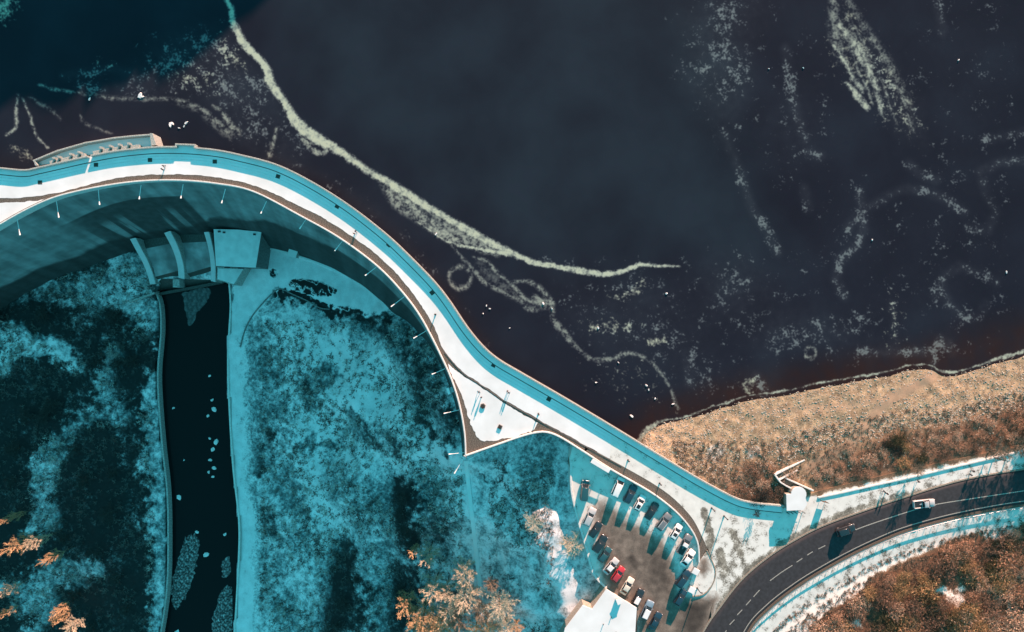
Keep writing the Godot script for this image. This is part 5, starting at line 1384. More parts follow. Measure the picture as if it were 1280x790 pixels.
func build_trees() -> void:
	var tv := []
	for k in 4: tv.append(tree_meshes(100 + k, 10.0, 3.0, 26))
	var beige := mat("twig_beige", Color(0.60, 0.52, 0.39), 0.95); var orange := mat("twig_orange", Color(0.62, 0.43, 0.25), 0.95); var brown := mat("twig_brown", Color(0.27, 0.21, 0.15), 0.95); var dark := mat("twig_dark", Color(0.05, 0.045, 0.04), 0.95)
	# trees whose tops reach out of the dam's shadow: top pixel, height of top, spread
	var lit := [[516, 692, -10.5, 1.0, orange, "small rust-coloured tree top at the head of the sunlit tree group"], [534, 697, -10, 2.0, beige, "pale beige bare tree right of the small rust one"], [541, 741, -9.5, 2.7, beige, "spiky pale bare tree left of the centre of the sunlit group"], [582, 719, -8.5, 2.6, beige, "rounded cream bare tree beside the pale strip"], [579, 748, -8.5, 3.3, beige, "broad beige bare tree in the middle of the sunlit group"], [504, 759, -11.5, 2.2, orange, "orange tree at the left edge of the sunlit group"], [528, 774, -10.5, 3.2, orange, "large golden orange tree at the bottom of the sunlit group"], [553, 786, -10.5, 3.2, orange, "golden brown tree cut by the bottom edge"], [572, 775, -9.5, 2.6, brown, "brown bare tree between the golden and the beige trees"], [594, 790, -9.5, 2.4, orange, "orange-tipped tree by the bottom edge right of the golden ones"], [624, 758, -7.5, 3.3, beige, "wide thin-twigged greyish beige tree right of the pale strip"], [615, 732, -9.0, 1.4, brown, "small brownish tree just above the greyish wide one"], [632, 788, -7.5, 2.4, beige, "thin beige tree at the bottom right of the sunlit group"], [646, 786, -8.0, 1.4, orange, "slender orange twigged tree nearest the building"],
		[560, 765, -9.5, 2.6, beige, "pale bare tree between the golden and the broad beige tree"], [540, 790, -11, 2.8, orange, "low golden tree on the bottom edge below the large golden one"], [602, 768, -8.5, 2.4, brown, "thin brown tree over the lower end of the pale strip"], [518, 784, -11.5, 2.4, orange, "golden tree at the bottom left of the sunlit group"], [610, 792, -8.5, 2.6, orange, "orange brown tree on the bottom edge right of the pale strip"], [556, 742, -10, 1.8, beige, "slim pale tree between the spiky and the broad beige tree"],
		[667, 655, -4.6, 2.0, beige, "sparse beige bare tree at the top of the sunlit snow strip"], [715, 683, -1.6, 2.4, beige, "pale brown bare tree beside the car park's curved kerb wall"],
		[4, 651, -25.5, 1.4, orange, "orange tree top at the left edge, upper one"], [11, 684, -25, 2.8, orange, "golden tree top at the left edge of the dark bank"], [36, 682, -25, 2.2, beige, "pale tree top right of the golden one at the left edge"], [56, 702, -26.5, 1.9, orange, "lone golden tree top in the dark left bank"], [2, 742, -28.5, 2.0, beige, "pale tree top cut by the left edge"], [68, 766, -30.5, 1.6, orange, "small rust tree top near the bottom left"], [70, 776, -30.5, 1.8, orange, "orange tree top near the bottom left corner"], [86, 787, -31, 2.6, beige, "beige tree top at the bottom edge, far left"], [1, 770, -30, 1.4, orange, "small orange tree top low on the left edge"]]
	for i in lit.size():
		var q = lit[i]
		var v := W(q[0], q[1], q[2]); var g := ground_of(v)
		var ht: float = q[2] - g + 1.5
		plant("bare_tree", q[5], "tree", "leafless trees in the valley", tv[i % 4], Vector3(v.x, g - 0.2, v.z), Vector3(q[3] / (2.4 if q[0] > 200 else 3.4), ht / 10.0, q[3] / (2.4 if q[0] > 200 else 3.4)), q[4], i * 1.7)
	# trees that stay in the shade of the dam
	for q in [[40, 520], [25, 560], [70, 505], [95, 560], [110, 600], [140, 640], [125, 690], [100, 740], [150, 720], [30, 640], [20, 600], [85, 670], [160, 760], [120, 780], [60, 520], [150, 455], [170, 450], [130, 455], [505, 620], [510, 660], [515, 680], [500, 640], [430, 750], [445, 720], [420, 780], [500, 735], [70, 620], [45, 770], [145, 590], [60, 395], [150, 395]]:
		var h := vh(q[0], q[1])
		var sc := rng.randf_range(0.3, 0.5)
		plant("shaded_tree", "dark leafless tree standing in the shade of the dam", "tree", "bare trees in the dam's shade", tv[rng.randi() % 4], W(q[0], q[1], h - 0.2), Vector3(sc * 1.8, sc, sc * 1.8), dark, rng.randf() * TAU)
	# brown shrubs
	var bv := []
	for k in 5: bv.append(bush_meshes(300 + k, 2.2, 1.9, 900, 0.14))
	var cols := [cmat("russet", Color(0.46, 0.28, 0.185)), cmat("tan_leaf", Color(0.55, 0.39, 0.28)), cmat("ochre", Color(0.42, 0.27, 0.135)), cmat("umber", Color(0.23, 0.145, 0.10)), cmat("olive", Color(0.085, 0.075, 0.035)), cmat("dusk", Color(0.035, 0.035, 0.03))]
	var wood := pts([1022, 784, 1042, 766, 1080, 746, 1092, 727, 1124, 712, 1157, 699, 1190, 684, 1222, 674, 1285, 662, 1330, 660, 1330, 830, 1000, 830])
	var gap := [Vector2(1195, 745), Vector2(1180, 737), Vector2(1252, 757), Vector2(1074, 779), Vector2(1200, 752), Vector2(1204, 728), Vector2(1190, 722), Vector2(1082, 764)]
	var placed := []
	var tries := 0
	while placed.size() < 175 and tries < 9000:
		tries += 1
		var p := Vector2(rng.randf_range(1000, 1330), rng.randf_range(660, 830))
		if not Geometry2D.is_point_in_polygon(p, wood): continue
		var ok := true
		for q in placed:
			if q.distance_to(p) < 9.5:
				ok = false; break
		for q in gap:
			if q.distance_to(p) < 14: ok = false
		if not ok: continue
		placed.append(p)
		var sc := rng.randf_range(0.85, 1.75)
		var dk := Vector2(p.x - 1095, p.y - 770).length() < 24 or Vector2(p.x - 1230, p.y - 690).length() < 24 or Vector2(p.x - 1165, p.y - 765).length() < 20
		var ci := rng.randi() % 4
		if p.x < 1150 and p.y < 752 and rng.randf() < 0.6: ci = 2
		if dk: ci = 3 + rng.randi() % 2
		plant("brown_shrub", ["russet brown leafless shrub on the hillside below the road", "pale tan leafless shrub on the hillside below the road", "ochre brown leafless shrub on the hillside below the road", "dark umber shrub on the hillside below the road", "dark olive shrub on the hillside below the road"][ci], "shrub", "brown shrubs on the hillside", bv[rng.randi() % 5], W(p.x, p.y, south_h(p.x, p.y) - 0.15), Vector3(sc, sc * rng.randf_range(0.8, 1.3), sc), cols[ci], rng.randf() * TAU)
	# shore shrubs
	for q in [[905, 600, 1], [918, 610, 0], [930, 614, 3], [935, 600, 0], [945, 595, 3], [952, 606, 1], [958, 618, 5], [945, 622, 5], [965, 600, 0], [962, 586, 0], [975, 612, 3], [938, 588, 3], [970, 622, 3], [925, 597, 1], [985, 592, 1],
			[1035, 590, 1], [1050, 582, 0], [1048, 597, 1], [1064, 575, 1], [1070, 590, 3], [1082, 592, 0], [1085, 574, 1], [1098, 582, 3], [1103, 565, 1], [1108, 556, 5], [1116, 551, 4], [1124, 548, 4], [1119, 562, 5], [1130, 558, 2], [1140, 562, 0], [1128, 578, 2], [1146, 552, 1], [1150, 572, 4], [1160, 560, 0], [1165, 548, 1], [1176, 570, 3], [1182, 555, 0], [1193, 545, 1], [1200, 560, 0], [1208, 540, 3], [1216, 560, 3], [1226, 545, 0], [1236, 530, 1], [1240, 552, 3], [1250, 538, 0], [1258, 520, 3], [1264, 545, 1], [1272, 530, 0], [1280, 545, 3], [1290, 530, 0], [1180, 535, 1], [1222, 525, 1], [1020, 596, 1], [1060, 562, 1], [1280, 515, 1], [1295, 548, 0]]:
		var best := 0; var bd := 1e9; var bf := 0.0
		for i in range(0, 220, 2):
			var c := Geometry2D.get_closest_point_to_segment(Vector2(q[0], q[1]), shore_a[i], shore_b[i])
			var dd := c.distance_to(Vector2(q[0], q[1]))
			if dd < bd:
				bd = dd; best = i; bf = shore_a[i].distance_to(c) / shore_a[i].distance_to(shore_b[i])
		var sc := rng.randf_range(0.55, 1.0) * (1.25 if q[2] >= 4 else 1.0)
		plant("shore_shrub", ["low russet shrub", "low tan shrub", "low ochre shrub", "low dark brown shrub", "dark olive shrub", "blackish shrub"][q[2]] + (" beside the lakeside stairs below the parapet" if q[0] < 1000 else " in the scrub belt between stony shore and road"), "shrub", "shrubs above the stony shore", bv[rng.randi() % 5], W(q[0], q[1], shore_h(bf) - 0.15), Vector3(sc, sc * 0.8, sc), cols[q[2]], rng.randf() * TAU)
	# taller trees by the road that throw their shadows over it
	for q in [[1137, 583, 5.0, 1.5, "slim bare tree at the wall whose shadow crosses the road"], [1236, 560, 6.5, 2.6, "bare tree above the wall near the right edge"], [1282, 560, 8.5, 3.4, "tall bare tree at the right edge above the road"], [1304, 566, 9.0, 3.6, "tall tree just past the right edge, beside the road"], [1262, 556, 7.0, 2.4, "leaning bare tree by the end of the low wall"], [1330, 575, 9.0, 3.8, "tall tree well past the right edge"], [1318, 548, 10.0, 3.8, "tall tree behind the others past the right edge"]]:
		plant("roadside_tree", q[4], "tree", "trees beside the road", tv[rng.randi() % 4], W(q[0], q[1], -0.3), Vector3(q[3] / 3.0, q[2] / 10.0, q[3] / 3.0), brown, rng.randf() * TAU)
	for q in [[1294, 530, 1.9, 3.2, "dense dark tree past the right edge, nearest the frame"], [1300, 518, 2.0, 3.4, "dense dark tree past the right edge, highest up the shore"], [1298, 545, 1.9, 2.8, "dense dark tree past the right edge, close to the wall"], [1312, 530, 2.2, 3.6, "dense dark tree in the middle of the group past the right edge"], [1310, 552, 2.0, 2.6, "lowest dense dark tree past the right edge"], [1328, 540, 2.4, 3.8, "dense dark tree farthest past the right edge"]]:
		plant("dense_tree", q[4], "tree", "trees beside the road", bv[rng.randi() % 5], W(q[0], q[1], -1.0), Vector3(q[2], q[3], q[2]), cols[4], rng.randf() * TAU)
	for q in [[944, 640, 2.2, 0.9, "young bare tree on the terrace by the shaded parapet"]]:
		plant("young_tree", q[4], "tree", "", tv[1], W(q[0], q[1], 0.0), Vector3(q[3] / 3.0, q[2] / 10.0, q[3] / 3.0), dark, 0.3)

# ---------------------------------------------------------------- cars
func car_ring(x: float, w: float, y0: float, y1: float) -> Array:
	var r := []
	for q in [[-0.86, 0.0], [-0.97, 0.12], [-1.0, 0.5], [-0.97, 0.8], [-0.86, 0.97], [0.0, 1.03], [0.86, 0.97], [0.97, 0.8], [1.0, 0.5], [0.97, 0.12], [0.86, 0.0]]:
		r.append(Vector3(x, lerpf(y0, y1, q[1]), q[0] * w))
	return r
func frame_quad(s: SurfaceTool, a: Vector3, b: Vector3, c: Vector3, d: Vector3, inset: float, out: float) -> void:
	# pane set a little proud of the face a b c d
	var m := (a + b + c + d) / 4.0
	var n := (c - a).cross(d - b).normalized() * out
	if n.dot(m - Vector3(0, 0.9, 0)) < 0: n = -n
	var p := []
	for v in [a, b, c, d]: p.append(v.lerp(m, inset) + n)
	quad(s, p[0], p[1], p[2], p[3])
var KIND := {
	"sedan": {"L": 4.5, "w": 0.89, "belt": 0.92, "roof": 1.43, "c": [-1.75, -1.05, 0.25, 1.02], "nose": 0.74, "tail": 0.88},
	"hatch": {"L": 4.1, "w": 0.87, "belt": 0.95, "roof": 1.5, "c": [-1.95, -1.6, 0.2, 0.98], "nose": 0.8, "tail": 0.95},
	"suv": {"L": 4.65, "w": 0.95, "belt": 1.08, "roof": 1.76, "c": [-2.2, -1.9, 0.3, 1.0], "nose": 0.95, "tail": 1.05},
	"van": {"L": 4.85, "w": 0.98, "belt": 1.15, "roof": 2.0, "c": [-2.36, -2.25, 0.85, 1.6], "nose": 0.98, "tail": 1.12},
	"pickup": {"L": 5.2, "w": 0.95, "belt": 1.05, "roof": 1.78, "c": [-0.55, -0.35, 0.6, 1.3], "nose": 0.95, "tail": 1.02}}
func car(kind: String, paint: Color, label: String, group: String, at: Vector3, turn: float, extra := "") -> void:
	var k: Dictionary = KIND[kind]
	var o := thing("parked_car" if group.begins_with("cars parked") else "car", label, "car", at, turn, group)
	o.scale = Vector3.ONE * 1.09
	var pm := mat("paint_%s" % paint.to_html(), paint, 0.32, null, 1, 0.0)
	pm.clearcoat_enabled = true; pm.clearcoat = 0.8; pm.clearcoat_roughness = 0.08
	var l: float = k.L * 0.5; var w: float = k.w; var bt: float = k.belt; var rf: float = k.roof; var c: Array = k.c
	var key := "car_" + kind
	if not MT.has(key):
		var M := {}
		var s := SurfaceTool.new(); s.begin(Mesh.PRIMITIVE_TRIANGLES); s.set_smooth_group(0)
		loft(s, [car_ring(-l, w * 0.84, 0.36, k.tail * 0.82), car_ring(-l + 0.1, w * 0.95, 0.25, k.tail * 0.97), car_ring(-l + 0.5, w, 0.22, k.tail), car_ring(-0.6, w, 0.2, bt), car_ring(c[3] - 0.1, w, 0.2, bt), car_ring(l - 0.75, w * 0.99, 0.22, k.nose + 0.04), car_ring(l - 0.2, w * 0.94, 0.25, k.nose - 0.06), car_ring(l - 0.04, w * 0.82, 0.32, k.nose - 0.16), car_ring(l, w * 0.7, 0.38, k.nose - 0.24)])
		M["body"] = done(s)
		var wb := w * 0.9; var wr := w * 0.72
		var b := [Vector3(c[0], bt - 0.06, -wb), Vector3(c[3], bt - 0.06, -wb), Vector3(c[3], bt - 0.06, wb), Vector3(c[0], bt - 0.06, wb)]
		var t := [Vector3(c[1], rf - 0.04, -wr), Vector3(c[2], rf - 0.04, -wr), Vector3(c[2], rf - 0.04, wr), Vector3(c[1], rf - 0.04, wr)]
		s = ST()
		for i in 4: quad(s, b[i], t[i], t[(i + 1) % 4], b[(i + 1) % 4])
		M["cabin"] = done(s)
		s = SurfaceTool.new(); s.begin(Mesh.PRIMITIVE_TRIANGLES); s.set_smooth_group(0)
		var rr := func(y: float, g: float): return [Vector3(c[1] - g, y, -wr - g), Vector3((c[1] + c[2]) / 2, y, -wr - g * 1.2), Vector3(c[2] + g, y, -wr - g), Vector3(c[2] + g * 1.5, y, 0), Vector3(c[2] + g, y, wr + g), Vector3((c[1] + c[2]) / 2, y, wr + g * 1.2), Vector3(c[1] - g, y, wr + g), Vector3(c[1] - g * 1.5, y, 0)]
		loft(s, [rr.call(rf - 0.07, 0.02), rr.call(rf - 0.03, 0.03), rr.call(rf, -0.05), rr.call(rf + 0.03, -0.3)])
		M["roof"] = done(s)
		s = ST(); frame_quad(s, b[1], b[2], t[2], t[1], 0.08, 0.015); M["windscreen"] = done(s)
		s = ST(); frame_quad(s, b[0], b[3], t[3], t[0], 0.12, 0.015); M["rear_window"] = done(s)
		s = ST(); frame_quad(s, b[0], b[1], t[1], t[0], 0.1, 0.012); M["side0"] = done(s)
		s = ST(); frame_quad(s, b[3], b[2], t[2], t[3], 0.1, 0.012); M["side1"] = done(s)
		s = ST(); tube(s, Vector3(0, 0, -0.11), Vector3(0, 0, 0.11), 0.34, 0.34, 16); M["tyre"] = done(s)
		s = ST(); tube(s, Vector3(0, 0, -0.116), Vector3(0, 0, 0.116), 0.2, 0.2, 12); M["rim"] = done(s)
		M["head"] = box_mesh(Vector3.ZERO, Vector3(0.14, 0.14, 0.34), 0.03); M["tail"] = box_mesh(Vector3.ZERO, Vector3(0.07, 0.2, 0.22), 0.02); M["mirror"] = box_mesh(Vector3.ZERO, Vector3(0.12, 0.14, 0.2), 0.03)
		if kind == "pickup":
			s = ST()
			bx(s, Vector3(-1.55, 1.06, -0.83), Vector3(1.9, 0.14, 0.16), 0.03); bx(s, Vector3(-1.55, 1.06, 0.83), Vector3(1.9, 0.14, 0.16), 0.03); bx(s, Vector3(-2.47, 1.06, 0), Vector3(0.12, 0.14, 1.5), 0.03)
			M["rails"] = done(s)
			M["bed"] = box_mesh(Vector3(-1.52, 1.035, 0), Vector3(1.75, 0.05, 1.46))
		MT[key] = M
	var M: Dictionary = MT[key]
	part("body", M.body, pm, o); part("cabin", M.cabin, pm, o); part("roof", M.roof, pm, o)
	part("windscreen", M.windscreen, MT.car_glass, o); part("rear_window", M.rear_window, MT.car_glass, o)
	part("side_window", M.side0, MT.car_glass, o); part("side_window", M.side1, MT.car_glass, o)
	for x in [-l + 0.85, l - 0.85]:
		for z in [-w + 0.1, w - 0.1]:
			var wh := Node3D.new(); wh.name = "wheel"; o.add_child(wh, true); wh.position = Vector3(x, 0.34, z)
			part("tyre", M.tyre, MT.tyre, wh); part("rim", M.rim, MT.wheel_rim, wh)
	for z in [-1, 1]:
		part("headlight", M.head, MT.headlight, o).position = Vector3(l - 0.12, k.nose - 0.2, z * w * 0.66)
		part("tail_light", M.tail, MT.tail_light, o).position = Vector3(-l + 0.05, k.tail * 0.78, z * w * 0.72)
		part("side_mirror", M.mirror, pm, o).position = Vector3(c[3] - 0.25, bt + 0.05, z * (w + 0.08))
	if kind == "pickup":
		part("bed_rails", M.rails, pm, o); part("cargo_bed", M.bed, MT.trim, o)
	if extra == "sunroof": part("sunroof", box_mesh(Vector3((c[1] + c[2]) / 2 - 0.1, rf + 0.03, 0), Vector3(0.95, 0.03, 0.85)), MT.car_glass, o)
	if extra == "rails":
		for z in [-1, 1]: part("roof_rail", box_mesh(Vector3((c[1] + c[2]) / 2, rf + 0.05, z * w * 0.64), Vector3(1.9, 0.06, 0.06)), MT.headlight, o)
	if extra == "snow": part("snow_cover", box_mesh(Vector3((c[1] + c[2]) / 2, rf + 0.05, 0), Vector3(c[2] - c[1] - 0.1, 0.09, w * 1.3), 0.04), MT.snow, o)
	if extra == "stripe": part("roof_panel", box_mesh(Vector3((c[1] + c[2]) / 2 + 0.1, rf + 0.035, 0), Vector3(0.8, 0.02, 0.9)), MT.trim, o)

func build_cars() -> void:
	var wht := Color(0.78, 0.77, 0.74); var blk := Color(0.012, 0.014, 0.018); var nvy := Color(0.012, 0.03, 0.05); var slv := Color(0.42, 0.43, 0.43); var red := Color(0.42, 0.02, 0.03); var grn := Color(0.02, 0.07, 0.08); var gry := Color(0.14, 0.15, 0.16); var cream := Color(0.62, 0.58, 0.48); var blu := Color(0.16, 0.24, 0.30)
	var row := [
		[772.4, 608, 33, -75, "van", wht, "", "white van parked at the upper end of the row along the crest wall"], [787.6, 617, 38, -70, "suv", nvy, "", "dark navy off-roader between the white van and the white car with black sunroof"], [799.2, 628, 42, -75, "hatch", wht, "sunroof", "white car with a black sunroof, third along the crest wall"], [814.4, 638, 48, -75, "sedan", blk, "", "black car fourth along the crest wall, right of the sunroof car"], [829, 651, 58, -75, "suv", gry, "rails", "dark grey estate with bright roof rails, fifth along the crest wall"], [844, 663.5, 52, -80, "hatch", wht, "stripe", "white car with dark roof panel, sixth along the crest wall"], [854.5, 679, 50, -85, "pickup", gry, "snow", "grey pickup with snowy cab roof, seventh along the crest wall"], [858.8, 696, 60, -78, "sedan", wht, "", "white saloon near the lower end of the crest wall"], [853, 721.5, 62, -80, "suv", nvy, "", "dark navy car beside the upper snow-topped box"], [849.5, 745, 55, -85, "hatch", nvy, "", "dark car beside the lower snow-topped box"],
		[731, 613, 8, -80, "van", grn, "", "dark green van alone at the upper left corner of the car park"], [737, 646, 42, -85, "suv", slv, "", "silver off-roader at the top of the row along the kerb wall"], [744.5, 662, 60, -85, "hatch", blk, "", "black car second in the kerb wall row, below the silver off-roader"], [750, 679.5, 60, -85, "suv", blk, "", "black off-roader third in the kerb wall row"], [756, 693, 62, -80, "hatch", grn, "", "dark teal car fourth in the kerb wall row"], [763.8, 707.5, 78, -88, "sedan", slv, "snow", "silver car with snowy roof just above the red car"], [772.5, 717.5, 68, -90, "hatch", red, "", "bright red car in the middle of the lower left row"], [783.8, 732, 58, -92, "sedan", cream, "", "pale silver saloon right of the red car"], [797.5, 745.5, 50, -95, "hatch", blk, "snow", "black car with white roof edge near the building"], [808.5, 761, 45, -95, "suv", blu, "snow", "grey blue estate with snowy roof right of the building"], [818.6, 775, 55, -90, "sedan", nvy, "", "dark blue car at the lower end of the row by the building"]]
	for q in row:
		var v := XZ(Vector2(q[0], q[1]), -0.4)
		car(q[4], q[5], q[7], "cars parked in the car park", Vector3(v.x, lot_y(v) + 0.01, v.y), atan2(-q[3], q[2]), q[6])
	car("pickup", slv, "silver pickup on the road casting a long shadow", "cars on the road", W(1152.8, 628.5, 0.08), atan2(15.0, 150.0))
	car("suv", blk, "black off-roader on the road, left of the silver pickup", "cars on the road", W(1055.5, 661.5, 0.08), atan2(42.0, 115.0))

# ---------------------------------------------------------------- people
func person_mesh(stride: float, jacket: Color, legs: Color, hair: Color) -> ArrayMesh:
	# joints of a standing or walking figure; smooth union of tapered capsules, meshed as surface nets
	var B := [
		[Vector3(0, 0.98, 0), Vector3(0, 1.38, 0.0), 0.145, 0.165], [Vector3(-0.14, 1.4, 0), Vector3(0.14, 1.4, 0), 0.09, 0.09], [Vector3(0, 1.42, 0), Vector3(0, 1.56, 0.01), 0.06, 0.058], [Vector3(0, 1.64, 0.0), Vector3(0, 1.69, -0.005), 0.098, 0.102], [Vector3(0, 1.6, 0.05), Vector3(0, 1.62, 0.06), 0.05, 0.055],
		[Vector3(-0.09, 0.94, 0), Vector3(-0.1, 0.5, stride * 0.22 + 0.02), 0.098, 0.066], [Vector3(-0.1, 0.5, stride * 0.22 + 0.02), Vector3(-0.1, 0.09, stride * 0.3 - 0.03), 0.062, 0.044], [Vector3(-0.1, 0.05, stride * 0.3 - 0.04), Vector3(-0.11, 0.04, stride * 0.3 + 0.15), 0.046, 0.04],
		[Vector3(0.09, 0.94, 0), Vector3(0.1, 0.5, -stride * 0.16 + 0.02), 0.098, 0.066], [Vector3(0.1, 0.5, -stride * 0.16 + 0.02), Vector3(0.1, 0.09, -stride * 0.34 - 0.03), 0.062, 0.044], [Vector3(0.1, 0.05, -stride * 0.34 - 0.04), Vector3(0.11, 0.04, -stride * 0.34 + 0.15), 0.046, 0.04],
		[Vector3(-0.2, 1.38, 0), Vector3(-0.27, 1.1, -0.03 - stride * 0.12), 0.066, 0.05], [Vector3(-0.27, 1.1, -0.03 - stride * 0.12), Vector3(-0.27, 0.87, 0.06 - stride * 0.1), 0.048, 0.036], [Vector3(-0.27, 0.85, 0.065 - stride * 0.1), Vector3(-0.265, 0.75, 0.08 - stride * 0.1), 0.036, 0.028],
		[Vector3(0.2, 1.38, 0), Vector3(0.27, 1.1, -0.03 + stride * 0.12), 0.066, 0.05], [Vector3(0.27, 1.1, -0.03 + stride * 0.12), Vector3(0.27, 0.87, 0.06 + stride * 0.1), 0.048, 0.036], [Vector3(0.27, 0.85, 0.065 + stride * 0.1), Vector3(0.265, 0.75, 0.08 + stride * 0.1), 0.036, 0.028]]
	var c := 0.033; var lo := Vector3(-0.4, -0.04, -0.5); var nx := 25; var ny := 56; var nz := 31
	var F := PackedFloat32Array(); F.resize(nx * ny * nz); F.fill(0.3)
	for b in B:
		var a: Vector3 = b[0]; var e: Vector3 = b[1]; var r0: float = b[2]; var r1: float = b[3]
		var ab := e - a; var ll := ab.length_squared()
		var mn := a.min(e) - Vector3.ONE * (maxf(r0, r1) + 0.12); var mx := a.max(e) + Vector3.ONE * (maxf(r0, r1) + 0.12)
		for z in range(maxi(0, int((mn.z - lo.z) / c)), mini(nz - 1, int((mx.z - lo.z) / c)) + 1):
			for y in range(maxi(0, int((mn.y - lo.y) / c)), mini(ny - 1, int((mx.y - lo.y) / c)) + 1):
				for x in range(maxi(0, int((mn.x - lo.x) / c)), mini(nx - 1, int((mx.x - lo.x) / c)) + 1):
					var p := lo + Vector3(x, y, z) * c
					var t := clampf((p - a).dot(ab) / ll, 0, 1)
					var d := p.distance_to(a + ab * t) - lerpf(r0, r1, t)
					var i := (z * ny + y) * nx + x
					var h := clampf(0.5 + 0.5 * (F[i] - d) / 0.035, 0, 1)
					F[i] = lerpf(F[i], d, h) - 0.035 * h * (1 - h)
	var vert := {}; var P := PackedVector3Array()
	for z in nz - 1:
		for y in ny - 1:
			for x in nx - 1:
				var sum := Vector3.ZERO; var n := 0
				for ed in [[0, 0, 0, 1, 0, 0], [0, 0, 0, 0, 1, 0], [0, 0, 0, 0, 0, 1], [1, 0, 0, 1, 1, 0], [1, 0, 0, 1, 0, 1], [0, 1, 0, 1, 1, 0], [0, 1, 0, 0, 1, 1], [0, 0, 1, 1, 0, 1], [0, 0, 1, 0, 1, 1], [1, 1, 0, 1, 1, 1], [1, 0, 1, 1, 1, 1], [0, 1, 1, 1, 1, 1]]:
					var f0 := F[((z + ed[2]) * ny + y + ed[1]) * nx + x + ed[0]]; var f1 := F[((z + ed[5]) * ny + y + ed[4]) * nx + x + ed[3]]
					if (f0 < 0) != (f1 < 0):
						sum += Vector3(x + ed[0], y + ed[1], z + ed[2]).lerp(Vector3(x + ed[3], y + ed[4], z + ed[5]), f0 / (f0 - f1)); n += 1
				if n > 0:
					vert[(z * ny + y) * nx + x] = P.size(); P.append(lo + sum / n * c)
	var s := SurfaceTool.new(); s.begin(Mesh.PRIMITIVE_TRIANGLES); s.set_smooth_group(0)
	for p in P:
		var col := jacket
		if p.y < 0.12: col = Color(0.03, 0.025, 0.02)
		elif p.y < 0.92 and absf(p.x) < 0.22: col = legs
		elif p.y < 0.88 or (p.y > 1.49 and p.y < 1.7 and p.z > 0.02): col = Color(0.5, 0.3, 0.21)
		elif p.y > 1.53: col = hair
		s.set_color(col); s.add_vertex(p)
	for z in range(1, nz - 1):
		for y in range(1, ny - 1):
			for x in range(1, nx - 1):
				var i := (z * ny + y) * nx + x
				for ax in 3:
					var st: int = [1, nx, nx * ny][ax]; var u: int = [nx, nx * ny, 1][ax]; var v: int = [nx * ny, 1, nx][ax]
					if (F[i] < 0) == (F[i + st] < 0): continue
					var q := [vert.get(i, -1), vert.get(i - u, -1), vert.get(i - u - v, -1), vert.get(i - v, -1)]
					if q.has(-1): continue
					if F[i] < 0: q.reverse()
					for k in [0, 1, 2, 0, 2, 3]: s.add_index(q[k])
	s.generate_normals()
	return s.commit()

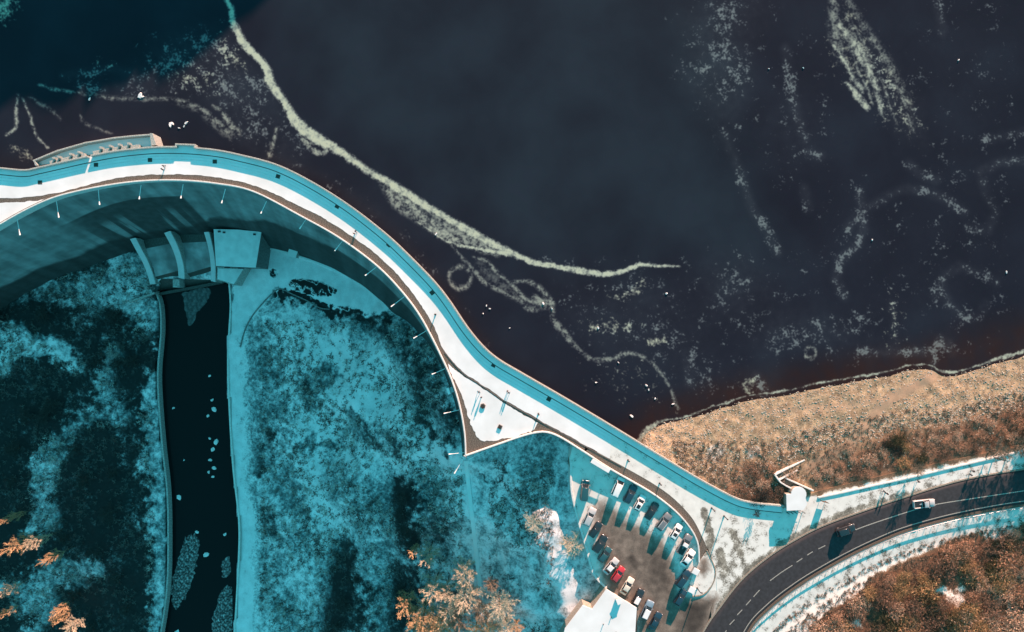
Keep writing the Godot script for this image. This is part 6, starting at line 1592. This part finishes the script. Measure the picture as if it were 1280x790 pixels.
# ---------------------------------------------------------------- lamps, boxes, drains, walkers
func post_lamp(px: float, py: float, base: float, h: float, label: String, arm := 0.0) -> void:
	var o := thing("lamp_post", label, "lamp post", W(px, py, base), 0.0, "dark posts on the crest and terrace")
	var s := ST(); tube(s, Vector3(0, -0.1, 0), Vector3(0, h, 0), 0.15, 0.11, 8); part("pole", done(s), MT.dark_metal, o)
	s = ST(); tube(s, Vector3(0, -0.05, 0), Vector3(0, 0.25, 0), 0.24, 0.2, 8); part("base", done(s), MT.dark_metal, o)
	s = ST(); tube(s, Vector3(0, h, 0), Vector3(arm, h + 0.12, 0), 0.12, 0.2, 8); tube(s, Vector3(arm, h + 0.12, 0), Vector3(arm, h + 0.3, 0), 0.24, 0.05, 8); part("lamp_head", done(s), MT.dark_metal, o)
func build_small_things() -> void:
	post_lamp(544.5, 393, 0.03, 1.3, "dark post where the crest road bends towards the plaza")
	post_lamp(673, 517, 0.0, 1.9, "dark post on the kerb at the plaza's right corner")
	post_lamp(785, 575, 0.03, 1.6, "dark post beside the brown walkway above the white van")
	post_lamp(824.5, 604, 0.03, 1.8, "dark round-headed post on the brown walkway's edge")
	post_lamp(889.5, 635, 0.03, 2.6, "dark post by the parapet above the walkway's end")
	post_lamp(905, 645, 0.03, 3.0, "tall dark post alone on the snowy terrace")
	post_lamp(871.5, 735, 0.06, 3.2, "dark lamp post beside the lower snow-topped box", 0.35)
	post_lamp(1242, 572, 0.03, 3.4, "slim dark lamp post by the roadside wall near the right edge", 0.5)
	# storage boxes
	for q in [[868.3, 712.5, "upper of two snow-topped storage boxes at the end of the crest wall"], [863.5, 735.5, "lower of two snow-topped storage boxes by the car park entrance"]]:
		var o := thing("storage_box", q[2], "box", W(q[0], q[1], -0.1), -0.5, "storage boxes at the car park")
		part("body", box_mesh(Vector3(0, 0.6, 0), Vector3(1.5, 1.2, 1.4), 0.03), MT.galvanised, o)
		part("lid", box_mesh(Vector3(0, 1.27, 0), Vector3(1.65, 0.14, 1.55), 0.05), MT.snow, o)
	# shelter roof behind the wall
	var v := XZ(Vector2(750.5, 582), 1.0)
	var sh := thing("shelter", "long narrow snow-covered shelter roof against the crest wall", "shelter", Vector3(v.x, lot_y(v), v.y), -0.54)
	part("roof", box_mesh(Vector3(0, 2.55, 0), Vector3(5.4, 0.14, 1.15), 0.04), MT.snow, sh)
	for x in [-2.5, 0.0, 2.5]:
		for z in [-0.45, 0.45]: part("post", box_mesh(Vector3(x, 1.24, z), Vector3(0.1, 2.48, 0.1)), MT.wood, sh)
	part("bench", box_mesh(Vector3(0, 0.45, -0.2), Vector3(4.6, 0.08, 0.4)), MT.wood, sh)
	# cabinet hung on the valley side of the wall
	var cb := thing("cabinet", "small white cabinet hung on the valley side of the plaza wall", "cabinet", W(560.5, 489, -0.6), -1.25)
	part("body", box_mesh(Vector3(0, -0.5, 0), Vector3(1.7, 1.0, 0.7), 0.05), MT.white_metal, cb)
	part("bracket", box_mesh(Vector3(0, -1.1, -0.6), Vector3(1.4, 0.12, 2.0)), MT.galvanised, cb)
	# planters on the plaza
	for q in [[603.6, 507.5, 6, "six-sided dark stone planter on the snowy plaza"], [625, 533.5, 4, "square dark stone planter on the snowy plaza"]]:
		var o := thing("planter", q[3], "planter", W(q[0], q[1], 0.0))
		var s := ST(); tube(s, Vector3(0, -0.05, 0), Vector3(0, 0.4, 0), 0.75, 0.72, q[2]); part("bowl", done(s), MT.stone, o)
		s = ST(); tube(s, Vector3(0, 0.38, 0), Vector3(0, 0.44, 0), 0.55, 0.5, q[2]); part("soil", done(s), MT.iron, o)
		for k in 5:
			s = ST(); var a := k * 1.3
			tube(s, Vector3(cos(a) * 0.2, 0.4, sin(a) * 0.2), Vector3(cos(a) * 0.4, 0.75, sin(a) * 0.4), 0.02, 0.008, 4); part("stem", done(s), MT.bark, o)
	# drain covers
	var dw := ["leftmost of the row", "second from the left", "left of the walker near the balcony", "right of the parapet bay", "fourth of the row along the curve", "fifth of the row along the curve", "sixth of the row along the curve", "where the curve starts to straighten", "near the plaza's upper tip", "above the plaza"]
	var dp := [[50, 228, 0], [120, 206, 0], [187.5, 200, 0], [268.5, 202, 0], [347.5, 220.5, 0.3], [421.5, 258, 0.5], [486, 306, 0.7], [540, 366, 0.9], [617, 456.5, 0.5], [686, 499, 0.5]]
	for i in dp.size():
		var o := thing("drain_cover", "dark square drain cover in the shaded crest road, " + dw[i], "drain cover", W(dp[i][0], dp[i][1], 0.03), -dp[i][2], "drain covers in the crest road")
		part("frame", box_mesh(Vector3(0, 0.008, 0), Vector3(1.15, 0.03, 1.05)), MT.stone, o)
		for k in 6: part("bar", box_mesh(Vector3(-0.4 + k * 0.16, 0.03, 0), Vector3(0.09, 0.03, 0.85)), MT.iron, o)
	# walkers
	var ma := person_mesh(1.0, Color(0.02, 0.025, 0.035), Color(0.02, 0.02, 0.025), Color(0.03, 0.02, 0.015)); var mb := person_mesh(0.0, Color(0.05, 0.02, 0.02), Color(0.015, 0.02, 0.03), Color(0.05, 0.03, 0.02))
	for q in [[598.8, 489.5, 0.06, 0, "person in dark coat standing on the plaza, farther from the planters"], [601.8, 496, 0.06, 1, "person in dark coat standing on the plaza, nearer the six-sided planter"], [206.7, 208.5, 0.04, 0, "person in dark clothes walking the crest road by the balcony"], [445.5, 289.5, 0.04, 0, "person in dark clothes walking the middle of the curved crest"], [634.3, 488.5, 0.04, 1, "person in dark clothes on the crest road above the plaza"], [636, 490.5, 0.04, 0, "second walker beside the person on the crest road above the plaza"], [205, 212.5, 0.04, 1, "second walker just below the person by the balcony"], [443.5, 292.5, 0.04, 1, "second walker beside the person in the middle of the curved crest"], [1103, 613.5, 0.04, 0, "left person of the couple walking on the roadside snow"], [1106.5, 616, 0.04, 1, "right person of the couple walking on the roadside snow"], [1145.5, 601, 0.04, 0, "lone person walking on the roadside snow above the pickup"], [1213.5, 588, 0.04, 1, "upper person of the pair near the roadside lamp post"], [1210.5, 592.5, 0.04, 0, "lower person of the pair near the roadside lamp post"]]:
		var o := part("person", ma if q[3] == 0 else mb, vmat("cloth", 0.9), self)
		o.position = W(q[0], q[1], q[2]); o.rotation.y = q[0] * 0.7
		tag(o, q[4], "person", "walkers")
